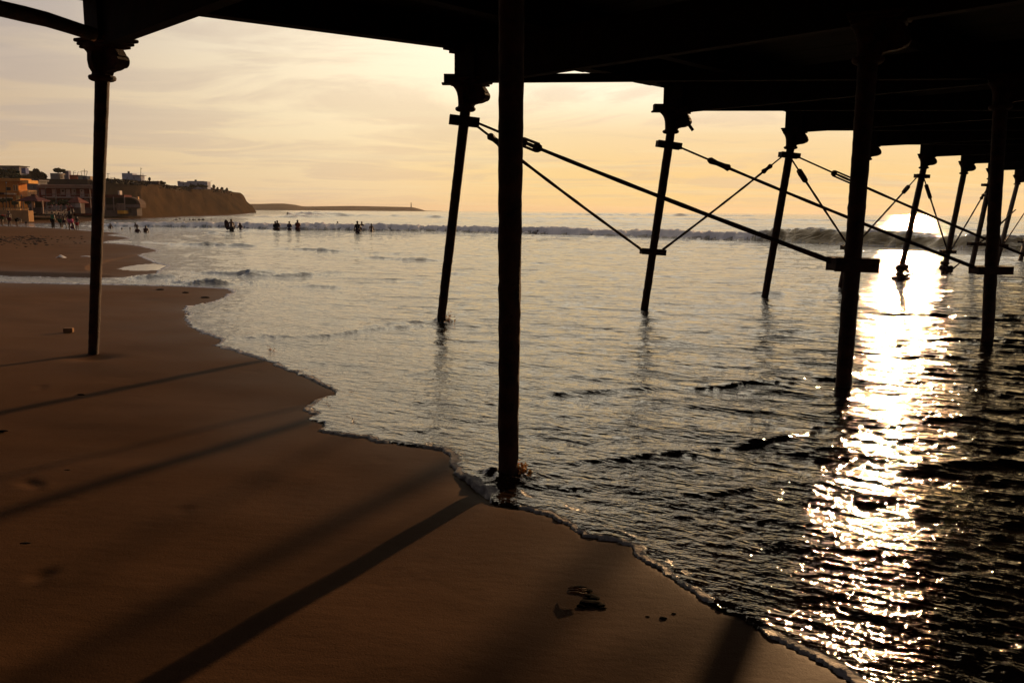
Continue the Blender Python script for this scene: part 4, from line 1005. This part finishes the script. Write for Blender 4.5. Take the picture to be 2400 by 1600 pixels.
# trees on the hill
tree((-60, 22, 394, 424), 215, 'large dark tree at the left edge above the orange house', 1500, .38, base_y=428, seed=2, clumps=14)
tree((12, 50, 391, 424), 214, 'dark green tree touching the sky right of the edge tree', 1200, .34, base_y=428, seed=3, clumps=12)
tree((74, 95, 392, 422), 212, 'rounded dark tree with a tall top over the grey house', 900, .30, LEAF2, base_y=426, seed=4)
tree((90, 112, 396, 424), 211, 'broad reddish dark tree left of the spreading tree', 900, .30, LEAF2, base_y=426, seed=5)
tree((118, 152, 394, 405), 208.5, 'spreading open tree above the grey flat roof', 800, .20, base_y=418, seed=6, clumps=12)
tree((372, 389, 424, 434), 232, 'round bush at the end of the hilltop wall', 500, .22, base_y=436, seed=7, name='bush', cat='bush', group='bushes along the bluff')
tree((498, 504, 432.5, 442), 344, 'tallest lone bush on the bluff edge', 260, .28, base_y=445, seed=8, name='bush', cat='bush', group='bushes along the bluff')
tree((507, 513, 439, 444.5), 352, 'small bush right of the tallest lone bush', 220, .26, base_y=446, seed=9, name='bush', cat='bush', group='bushes along the bluff')
tree((517, 523, 438.5, 445.5), 362, 'round bush in the middle of the bluff edge', 220, .28, base_y=447, seed=10, name='bush', cat='bush', group='bushes along the bluff')
tree((528, 535, 440.5, 447), 374, 'rightmost bush nearest the cliff drop', 220, .28, base_y=448, seed=12, name='bush', cat='bush', group='bushes along the bluff')
for i, (q0, q1, lb) in enumerate([(440, 462, 'scrub in front of the long white building on its left half'), (462, 490, 'scrub in front of the right end of the long white building')]):
    tree((q0, q1, 433, 440), 282, lb, 420, .3, base_y=441, seed=50 + i, name='bush', cat='bush', group='bushes along the bluff')
tree((348, 352, 415.5, 424), 209, 'narrow dark shrub standing alone on the hilltop wall', 200, .22, base_y=426, seed=55, name='bush', cat='bush', group='bushes along the bluff')
# scrub along the rim of the bluff
mb = MB(); vs = []; fs = []
for i in range(5200):
    q = rng.choice([rng.uniform(250, 420), rng.uniform(420, 545)], p=[.7, .3]); yt, Yt = bluff_top(q); dy = abs(rng.normal()) * 3.2; p = at_y(q, yt + dy + .6, Yt - dy * 2.6 - 1.2); a_ = Vector(rng.normal(size=3)).normalized(); b_ = a_.cross(Vector(rng.normal(size=3))).normalized()
    if float(samp(T_N, np.array([q * .11]), np.array([dy * .4]))[0]) < -.1: continue
    s_ = rng.uniform(.12, .34); k = len(vs); vs += [p - a_ * s_ - b_ * s_ * .5, p + a_ * s_ - b_ * s_ * .4, p + a_ * s_ * .7 + b_ * s_ * .6, p - a_ * s_ * .8 + b_ * s_ * .5]; fs.append((k, k + 1, k + 2, k + 3))
mb.add(vs, fs).build('scrub', LEAF2, fixn=False, kind='stuff', label='dark dry scrub along the rim of the bluff', cat='scrub')
# masts
for i, (q, y0, y1, Y_, arms, lb) in enumerate([(330, 393, 424, 207, [(3, 396)], 'tall antenna mast at the corner of the pale hilltop house'), (335, 407, 424, 209, [], 'short thin aerial right of the tall mast'),
                                             (253, 406, 421, 206, [(4, 408), (-3, 408)], 'forked aerial right of the first pier column'), (269, 415, 423, 206, [(-12, 417)], 'pole with a bracket left of the pale hilltop house'),
                                             (493, 427, 440, 335, [(4, 425)], 'thin aerial right of the long white building'), (172, 402, 412, 208, [(5, 402), (6, 406)], 'curved street lamp above the orange red house'), (182, 405, 412, 208, [(4, 404)], 'second curved street lamp beside the grey green house')]):
    g, t_ = at_y(q, y1 + 3, Y_), at_y(q, y0, Y_); mb = MB().tube([g, t_], [.09, .05], 5); mo = empty('mast', tuple(g), label=lb, cat='mast')
    mb.build('pole', paint(DK), mo)
    if arms:
        mb = MB()
        for dx_, yy_ in arms: mb.tube([at_y(q, yy_, Y_), at_y(q + dx_, yy_ - 1, Y_)], .045, 5)
        mb.build('arm', paint(DK), mo)
# lighthouse
g, t_ = at_y(963.6, 487, 1650), at_y(963.6, 474.5, 1650); H_ = t_.z - g.z; lo = empty('lighthouse', tuple(g), label='tiny lighthouse near the tip of the far headland', cat='lighthouse')
MB().tube([g, g + UP * H_ * .84], [1.15, .8], 12).build('tower', paint((.10, .07, .06)), lo)
MB().tube([g + UP * H_ * .84, g + UP * H_ * .86], [1.2, 1.2], 12).build('gallery', paint((.10, .07, .06)), lo)
MB().tube([g + UP * H_ * .86, g + UP * H_ * .95, g + UP * H_], [.7, .7, .1], 12).build('lantern_room', paint((.10, .07, .06)), lo)

# ------------------------------------------------------------------ people
def skinned(name, verts, edges, radii, mat, parent, sub=1, root_i=0):
    me = bpy.data.meshes.new(name); me.from_pydata(verts, edges, [])
    o = bpy.data.objects.new(name, me); col.objects.link(o)
    md = o.modifiers.new('Skin', 'SKIN'); md.use_smooth_shade = True
    sv = me.skin_vertices[0].data
    for i, r_ in enumerate(radii):
        rr_ = r_ if hasattr(r_, '__len__') else (r_, r_)
        sv[i].radius = rr_; sv[i].use_root = (i == root_i)
    ms = o.modifiers.new('Sub', 'SUBSURF'); ms.levels = ms.render_levels = sub
    dg = bpy.context.evaluated_depsgraph_get(); nm = bpy.data.meshes.new_from_object(o.evaluated_get(dg)); nm.name = name
    o.modifiers.clear(); o.data = nm; bpy.data.meshes.remove(me)
    nm.materials.clear(); nm.materials.append(mat); nm.polygons.foreach_set('use_smooth', [True] * len(nm.polygons))
    o.parent = parent; return o
BASEJ = dict(pel=(0, 0, .52), wai=(0, 0, .62), che=(0, 0, .73), col=(0, 0, .81), nek=(0, 0, .85), hea=(0, .01, .90), top=(0, 0, .965),
             shl=(-.105, 0, .795), ell=(-.14, -.01, .64), wrl=(-.15, .03, .50), hal=(-.15, .04, .445), shr=(.105, 0, .795), elr=(.14, -.01, .64), wrr=(.15, .03, .50), har=(.15, .04, .445),
             hpl=(-.055, 0, .50), knl=(-.06, .01, .275), anl=(-.06, -.01, .045), tol=(-.065, .075, .015), hpr=(.055, 0, .50), knr=(.06, .01, .275), anr=(.06, -.01, .045), tor=(.065, .075, .015))
BR = dict(pel=.085, wai=.070, che=(.085, .062), col=(.06, .05), nek=.032, hea=.056, top=.035, shl=.038, ell=.026, wrl=.019, hal=.020, shr=.038, elr=.026, wrr=.019, har=.020,
          hpl=.062, knl=.042, anl=.026, tol=.020, hpr=.062, knr=.042, anr=.026, tor=.020)
BE = [('pel', 'wai'), ('wai', 'che'), ('che', 'col'), ('col', 'nek'), ('nek', 'hea'), ('hea', 'top'), ('col', 'shl'), ('shl', 'ell'), ('ell', 'wrl'), ('wrl', 'hal'), ('col', 'shr'), ('shr', 'elr'), ('elr', 'wrr'), ('wrr', 'har'),
      ('pel', 'hpl'), ('hpl', 'knl'), ('knl', 'anl'), ('anl', 'tol'), ('pel', 'hpr'), ('hpr', 'knr'), ('knr', 'anr'), ('anr', 'tor')]
def person(base, h, label, yaw=0.0, pose=None, shirt=None, shorts=None, trousers=None, hair=True, long_hair=False, build=1.0, group='people in the surf', skin=None, name='person'):
    """yaw 0 faces away from the camera (+Y); figure stands with its feet at base"""
    J = dict(BASEJ); J.update(pose or {})
    o = empty(name, tuple(base), rz=yaw, label=label, cat='person', group=group)
    P_ = {k: Vector(v) * h for k, v in J.items()}; ks = list(J)
    def sub(keys, edges, grow, nm_, mat):
        idx = {k: i for i, k in enumerate(keys)}
        rad = []
        for k in keys:
            r_ = BR[k]; r_ = r_ if hasattr(r_, '__len__') else (r_, r_); rad.append(tuple(v * h * build * grow for v in r_))
        return skinned(nm_, [P_[k] for k in keys], [(idx[a], idx[b]) for a, b in edges], rad, mat, o)
    sub(ks, BE, 1.0, 'body', skin or SKIN)
    if shirt: sub(['che', 'pel', 'wai', 'col', 'shl', 'shr'], [('pel', 'wai'), ('wai', 'che'), ('che', 'col'), ('col', 'shl'), ('col', 'shr')], 1.18, 'shirt', paint(shirt))
    lw = trousers or shorts
    if lw:
        P_['tl'] = P_['hpl'].lerp(P_['knl'], .75) if not trousers else P_['anl']; P_['tr'] = P_['hpr'].lerp(P_['knr'], .75) if not trousers else P_['anr']
        BR['tl'] = BR['tr'] = .052 if not trousers else .036
        sub(['pel', 'hpl', 'knl' if trousers else 'tl', 'tl' if trousers else 'hpr'] + (['hpr', 'knr', 'tr'] if trousers else ['tr']),
            [('pel', 'hpl'), ('hpl', 'knl'), ('knl', 'tl'), ('pel', 'hpr'), ('hpr', 'knr'), ('knr', 'tr')] if trousers else [('pel', 'hpl'), ('hpl', 'tl'), ('pel', 'hpr'), ('hpr', 'tr')], 1.15, 'trousers' if trousers else 'shorts', paint(lw))
    if hair:
        c = P_['hea'] + Vector((0, -.012 * h, .028 * h)); mb = MB(); bm = bmesh.new(); bmesh.ops.create_icosphere(bm, subdivisions=2, radius=1)
        hh = Vector((.060, .064, .062)) * h
        if long_hair: mb.add([(c.x + v.co.x * hh.x * 1.35, c.y + v.co.y * hh.y * .9 - .035 * h, c.z + v.co.z * hh.z * (1.1 if v.co.z > 0 else 4.6)) for v in bm.verts], [tuple(v.index for v in f.verts) for f in bm.faces])
        else: mb.add([(c.x + v.co.x * hh.x, c.y + v.co.y * hh.y, c.z + max(v.co.z, -.35) * hh.z) for v in bm.verts], [tuple(v.index for v in f.verts) for f in bm.faces])
        bm.free(); me = bpy.data.meshes.new('hair'); me.from_pydata(mb.v, [], mb.f); link('hair', me, HAIR, o, True)
    return o
def standing(px_, py_top, py_foot, label, sand=True, hmul=1.0, **k):
    b = on_sand(px_, py_foot); d = (b - EYE).dot(F_); h = (py_foot - py_top) * d / FPX * hmul
    return person(b, h, label, group='people on the sand by the pool of surf', **k)
def wading(px_, py_top, py_water, h, label, Y=None, **k):
    b = ground(px_, py_water) if Y is None else at_y(px_, py_water, Y); d = (b - EYE).dot(F_); vis = (py_water - py_top) * d / FPX
    return person((b.x, b.y, b.z - (h - vis)), h, label, **k)
bend = dict(wai=(0, .03, .58), che=(0, .15, .60), col=(0, .22, .56), nek=(0, .25, .53), hea=(0, .29, .48), top=(0, .31, .43), shl=(-.09, .21, .55), ell=(-.1, .25, .40), wrl=(-.09, .28, .26), hal=(-.08, .29, .20),
            shr=(.09, .21, .55), elr=(.1, .25, .40), wrr=(.09, .28, .26), har=(.08, .29, .20))
standing(6, 503, 530, 'person bending forward in an orange red shirt at the left edge', yaw=R(-80), pose=bend, shirt=(.45, .06, .03), shorts=(.02, .05, .03), hmul=1.55)
standing(22.5, 494, 531, 'person standing in dark red swim shorts beside the bending person', pose=dict(anl=(-.08, 0, .045), anr=(.08, 0, .045)), shorts=(.10, .01, .015))
standing(40, 509.5, 531, 'person in dark clothes bent over with hands near the sand', yaw=R(-90), pose=bend, shirt=(.012, .016, .014), shorts=(.012, .014, .013), hmul=1.5)
standing(61.5, 518, 532, 'small child leaning forward, right of the bent over person', yaw=R(-70), pose=bend, shorts=(.05, .03, .03), hmul=1.45)
standing(125, 495.8, 536.5, 'man in a green shirt and dark trousers with his back turned', yaw=R(-15), shirt=(.02, .13, .07), trousers=(.015, .013, .013), pose=dict(ell=(-.13, .03, .66), wrl=(-.08, .1, .6), hal=(-.05, .12, .58)))
standing(141, 497.3, 535, 'girl in dark green shorts holding both arms out', yaw=R(10), shorts=(.01, .06, .04), pose=dict(shl=(-.1, 0, .79), ell=(-.2, .02, .70), wrl=(-.27, .03, .6), hal=(-.3, .03, .56), elr=(.2, .03, .77), wrr=(.3, .05, .77), har=(.35, .05, .77),
         knl=(.01, .01, .275), anl=(.05, -.01, .045), tol=(.07, .07, .015), knr=(.08, .01, .27), anr=(.11, -.01, .045), tor=(.14, .06, .015)))
standing(151, 501.5, 535.3, 'thin child striding with legs apart left of the long haired woman', shorts=(.05, .015, .03), pose=dict(hea=(-.03, .01, .90), top=(-.03, 0, .965), knl=(-.09, .01, .275), anl=(-.13, -.01, .045), tol=(-.13, .07, .015), knr=(.1, .01, .275), anr=(.18, -.01, .045), tor=(.22, .05, .015)))
wm = standing(166.5, 494.3, 539.5, 'woman with long black hair and pink shorts raising her right arm', build=1.15, shirt=(.012, .010, .010), shorts=(.42, .09, .16), long_hair=True,
         pose=dict(elr=(.19, .02, .92), wrr=(.16, .03, 1.06), har=(.145, .03, 1.12), ell=(-.19, .03, .70), wrl=(-.28, .05, .64), hal=(-.32, .05, .62), knl=(-.07, .01, .275), anl=(-.075, -.01, .045), knr=(.12, .01, .29), anr=(.19, -.01, .045), tor=(.21, .06, .015)))
h_ = wm.location + Vector((.145, .03, 1.17)) * 1.62; 
sh = MB().blob(h_, .11, 2, .2, (1.3, .6, .7)).build('held_bag', paint((.12, .03, .03))); tag(sh, 'small dark red bag held up in the woman\'s raised hand', 'bag')
standing(181.5, 507, 540.5, 'girl with long brown hair and red shorts stooping beside the woman', shirt=(.10, .07, .07), shorts=(.35, .03, .03), long_hair=True, pose=dict(ell=(-.17, .06, .66), wrl=(-.13, .12, .56), elr=(.19, .05, .66), wrr=(.17, .12, .56)))
fb = MB().blob(on_sand(171.5, 537.5) + Vector((0, -.1, .16)), .2, 2, .25, (.8, .6, 1)).build('beach_bag', paint((.10, .015, .04))); tag(fb, 'dark red bag on the wet sand between the woman and the stooping girl', 'bag')
# wading and swimming
arms_in = dict(ell=(-.13, .04, .66), wrl=(-.06, .1, .62), hal=(-.03, .11, .62), elr=(.13, .04, .66), wrr=(.06, .1, .62), har=(.03, .11, .62))
wading(259, 523, 535, 1.45, 'bather waist deep nearest the first pier column', shorts=(.02, .02, .03), pose=dict(ell=(-.15, .03, .64), elr=(.19, .02, .66), wrr=(.26, .02, .56), har=(.28, .02, .53)))
wading(286, 533.3, 536.8, 1.5, 'low head of a swimmer right of the waist deep bather')
wading(305, 532.3, 536.8, 1.5, 'head of a swimmer left of the seated pair')
wading(319.5, 520.5, 532, 1.5, 'bather leaning over just behind the seated pair', pose=dict(che=(.02, 0, .73), col=(-.02, 0, .8), nek=(-.04, 0, .84), hea=(-.06, 0, .89), top=(-.07, 0, .95)))
wading(322, 530, 544, 1.4, 'left one of two people sitting in the shallows', shirt=(.05, .015, .02), pose=dict(elr=(.16, .04, .66), wrr=(.24, .04, .60), har=(.28, .04, .59)))
wading(342, 528, 544, 1.45, 'right one of two people sitting in the shallows, reddish back', build=1.15, pose=dict(ell=(-.14, .1, .66), wrl=(-.2, .14, .55), hal=(-.26, .15, .53), elr=(.14, .02, .66)), shorts=(.02, .015, .02))
bd = wading(543, 512.5, 541.5, 1.72, 'man in dark shorts standing with a bodyboard at his left side', build=1.1, shorts=(.012, .012, .012), pose=dict(ell=(-.17, .0, .70), wrl=(-.23, .03, .63), hal=(-.27, .03, .63)))
g = ground(531.5, 541); c = at_y(531.5, 527, g.y - .05); H_ = 24 * g.y / FPX; prof = [(math.cos(t_) * .22 * (1 if math.cos(t_) > 0 else .9), math.sin(t_) * H_ / 2 * (1.0)) for t_ in [i * math.pi / 10 for i in range(20)]]
ax_ = Vector((.985, 0, .1)).normalized(); up_ = Vector((-.17, 0, .985)).normalized()
tag(MB().prism(prof, c, ax_, up_, Vector((0, 1, 0)), .06).build('bodyboard', paint((.03, .012, .02))), 'upright dark bodyboard held beside the man in dark shorts', 'bodyboard')
wading(563.5, 522, 539, 1.35, 'girl with long hair wading right of the man with the bodyboard', long_hair=True, shirt=(.06, .02, .05), pose=dict(ell=(-.19, 0, .66), wrl=(-.25, 0, .55), hal=(-.27, 0, .5), elr=(.18, 0, .66), wrr=(.22, 0, .54), har=(.23, 0, .49)))
wading(645.5, 518, 539.5, 1.6, 'left one of the close couple standing in the shallows', shirt=(.014, .02, .022), shorts=(.02, .012, .012), pose=arms_in)
wading(650.5, 516, 539.5, 1.7, 'taller right one of the close couple standing in the shallows', shirt=(.014, .014, .014), shorts=(.06, .012, .012), pose=arms_in)
wading(678.5, 518, 539.5, 1.6, 'person in a dark blue shirt between the couple and the red shirt', shirt=(.02, .022, .07), shorts=(.03, .012, .02), pose=arms_in)
wading(698, 515, 540.5, 1.72, 'broad person in a red shirt standing in the shallows', build=1.15, shirt=(.15, .02, .015), shorts=(.05, .01, .015), pose=arms_in)
wading(778, 524, 534, 1.5, 'dark bather half hidden in the foam left of the outstretched arm', shirt=(.015, .015, .03))
wading(791.5, 518.5, 533, 1.6, 'bather in dark blue stretching one arm to the right over the wave', shirt=(.012, .016, .04), pose=dict(elr=(.22, 0, .80), wrr=(.34, 0, .78), har=(.42, 0, .77)))
wading(838, 517.3, 546.5, 1.75, 'tall dark figure standing apart in the shallows carrying something at the hip', shirt=(.012, .012, .014), trousers=(.02, .012, .03), pose=dict(elr=(.16, .03, .66), wrr=(.13, .08, .58)))
wading(845.5, 529, 541, 1.0, 'child at the right hip of the tall dark figure', shirt=(.02, .015, .02), pose=dict(anl=(.03, .1, .1), anr=(.12, .1, .1)))
wading(848, 518.5, 530, 1.6, 'head of a bather rising behind the wave next to the tall figure', Y=84)
wading(870.5, 523.5, 530, 1.5, 'small head behind the wave right of the tall dark figure', Y=80)
wading(1260.5, 538, 548.5, 1.5, 'lone bather in the foam between the two middle columns')
wading(674, 496.5, 503.5, 2.0, 'surfer standing on the far wave', Y=250, pose=dict(ell=(-.2, 0, .76), elr=(.2, 0, .76), wrl=(-.28, 0, .8), wrr=(.28, 0, .8)))
wading(806, 504.5, 506.3, 1.7, 'distant speck of a swimmer below the headland', Y=260)
wading(862, 508, 510.5, 1.7, 'distant head of a swimmer right of the far speck', Y=230)
for i, (q, y0, c_, lb) in enumerate([(411, 511.5, (.03, .05, .04), 'leftmost of the far bathers, dark green'), (414, 511, (.2, .02, .02), 'far bather in red next to the leftmost one'), (421.5, 508.8, (.05, .03, .02), 'far bather a little farther out than the rest'),
                                   (432, 511.7, (.03, .02, .02), 'far bather alone between the red one and the middle group'), (445, 511.3, (.03, .02, .02), 'far bather left of the close far pair'), (453, 510.8, (.03, .02, .02), 'left one of the close far pair of bathers'), (457.5, 512, (.03, .02, .02), 'right one of the close far pair of bathers'),
                                   (466.5, 510, (.03, .02, .02), 'tall far bather right of the close far pair'), (476, 510, (.03, .02, .02), 'second tall far bather, arms out'), (495, 512, (.02, .015, .015), 'rightmost far bather lying low in the water')]):
    wading(q, y0, 516 if i != 2 else 513.5, 1.5, lb, shirt=c_, hair=False, group='far bathers beyond the breaker', pose=dict(ell=(-.17, 0, .68), elr=(.17, 0, .68)) if i == 8 else None)

# ------------------------------------------------------------------ things lying on the sand
g = on_sand(161, 778); bl = MB().box(g + Vector((0, 0, .028)), (.125, .075, .062), rz=R(8)); o = bl.build('wood_block', paint((.30, .17, .09), bump=.003)); tag(o, 'small wooden block lying on the sand left of the first column', 'block')
bm = bmesh.new(); bm.from_mesh(o.data); bmesh.ops.bevel(bm, geom=bm.edges[:], offset=.006, segments=2, affect='EDGES'); bm.to_mesh(o.data); bm.free()
for (q, yq, wq, lb) in [(137, 606.5, .30, 'crumpled white rag on the far sand, the peaked one'), (192, 603, .50, 'flat white scrap on the sand touching the first column')]:
    g = on_sand(q, yq); mb = MB(); n = 7; vs = []
    for i in range(n):
        for j in range(4):
            hh = (.16 if wq < .4 else .05) * math.exp(-((i - 4.2) / 1.3) ** 2) * (1 - abs(j - 1.5) / 2.4) + rng.uniform(0, .02)
            vs.append((g.x + (i / (n - 1) - .5) * wq * 1.6, g.y + (j / 3 - .5) * .25, g.z + .01 + hh))
    mb.add(vs, [(i * 4 + j, (i + 1) * 4 + j, (i + 1) * 4 + j + 1, i * 4 + j + 1) for i in range(n - 1) for j in range(3)])
    tag(mb.build('litter_rag', paint((.6, .55, .5)), smooth=False), lb, 'litter', 'white litter on the far sand')
# seaweed clump with curled fronds
SW = pmat('seaweed', (0.004, 0.003, 0.002), 0.9, 0.02, bump=.004, bscale=60); SWO = pmat('seaweed_frond', (0.16, 0.07, 0.02), 0.6, 0.2, bump=.002, bscale=60)
g = on_sand(1372, 1402); so = empty('seaweed', tuple(g), label='dark seaweed clump with an amber curled frond on the near wet sand', cat='seaweed')
mb = MB()
for (q, yq, rr_, z_) in [(1345, 1380, .024, .02), (1360, 1379, .030, .025), (1374, 1385, .024, .02), (1384, 1398, .028, .02), (1378, 1412, .036, .018), (1392, 1414, .034, .02), (1404, 1419, .026, .015), (1366, 1420, .024, .012), (1412, 1424, .016, .01), (1392, 1402, .026, .02)]:
    p = on_sand(q, yq); mb.blob((p.x, p.y, p.z + z_ * .2), rr_ * .8, 2, .3, (1.35, 1.05, .2))
mb.build('clump', SW, so, smooth=True)
mb = MB()
for off in (0, .02, .045):
    pts = [on_sand(q, yq) + Vector((0, -off, .008 + zz)) for q, yq, zz in [(1330, 1386, .012), (1338, 1390, .02), (1350, 1393, .024), (1362, 1394, .02), (1374, 1392, .02)]]
    mb.tube(pts, [.002, .005, .005, .004, .002], 6, jit=.2)
mb.build('frond', SWO, so, smooth=True)
PEB = pmat('pebble', (.018, .013, .009), .8, .03)
for i, (q, yq, rr_, lb) in enumerate([(158, 1102, .012, 'small pebble with its own shadow near the left edge of the sand'), (60, 1275, .018, 'dark pebble low on the left edge of the sand'), (190, 925, .02, 'flat dark pebble between the two long shadows'), (8, 1010, .02, 'pebble cut by the left frame edge'),
                                    (1555, 1448, .012, 'longer dark shell right of the seaweed'), (1580, 1437, .007, 'dark speck of shell uphill of the longer shell'), (1518, 1444, .006, 'tiny dark shell just right of the seaweed'), (375, 679, .05, 'first flat dark weed patch by the stream mouth'), (435, 686, .045, 'dark weed patch right of the first flat patch'), (480, 698, .055, 'weed tangle near the tip of the spit')]):
    g = on_sand(q, yq); tag(MB().blob(g + UP * rr_ * .15, rr_, 2, .2, (1.7, 1, .35)).build('pebble', PEB, smooth=True), lb, 'pebble' if i < 7 else 'weed', 'small dark things on the sand')
# dark wrack strewn over the far sand
mb = MB()
for i in range(420):
    q, yq = rng.uniform(-120, 200), 552 + abs(rng.normal()) * 9 + (6 if rng.random() < .4 else 0)
    if q > 110 and rng.random() < .7: continue
    g = ground(q, yq, .2); g.z = sand_z(g.x, g.y) if i % 6 == 0 else g.z; s_ = rng.uniform(.02, .07); mb.blob(g + UP * .005, s_ * .7, 1, .3, (2.2, 1.2, .5))
mb.build('wrack', pmat('wrack', (.045, .03, .02), .8, .2), kind='stuff', label='dark strewn wrack on the far left sand', cat='wrack')
# amber splash where the swash hits the nearest column, drops and beads of water
WAT = bpy.data.materials.new('clear_water'); WAT.use_nodes = True; b_ = WAT.node_tree.nodes['Principled BSDF']; b_.inputs['Base Color'].default_value = (.75, .42, .14, 1); b_.inputs['Roughness'].default_value = .08
b_.inputs['Transmission Weight'].default_value = .75; b_.inputs['IOR'].default_value = 1.33
for (q, yq, s_, nn) in [(1212, 1112, 1.0, 240), (1046, 755, 1.5, 170), (632, 822, .7, 30)]:
    g = ground(q, yq); mb = MB()
    for i in range(nn):
        u = rng.random(); hh = .11 * s_ * (1 - u) * rng.random() ** .7
        mb.blob((g.x + rng.normal() * .035 * s_ + .01, g.y + rng.normal() * .04 * s_, g.z + hh + .006), rng.uniform(.002, .008) * s_ * (1.5 if hh < .04 else 1), 1, .3, (1, 1, 1.2))
    ob = mb.build('splash', WAT, smooth=True)
    tag(ob, 'spray of water thrown up ' + ('beside the foot of the nearest column' if q == 1212 else 'beside the second column foot' if q == 1046 else 'in the thin swash left of centre'), 'splash', kind='stuff')

# ------------------------------------------------------------------ sea air
hm = bpy.data.materials.new('haze_air'); hm.use_nodes = True; nt = hm.node_tree; nt.nodes.clear()
ho = nt.nodes.new('ShaderNodeOutputMaterial'); hv = nt.nodes.new('ShaderNodeVolumePrincipled')
hv.inputs['Color'].default_value = (.86, .80, .72, 1); hv.inputs['Density'].default_value = 0.0001; hv.inputs['Anisotropy'].default_value = 0.3
nt.links.new(hv.outputs[0], ho.inputs['Volume'])
MB().box((0, 0, 21.5), (19600, 19600, 57)).build('haze', hm, kind='stuff')
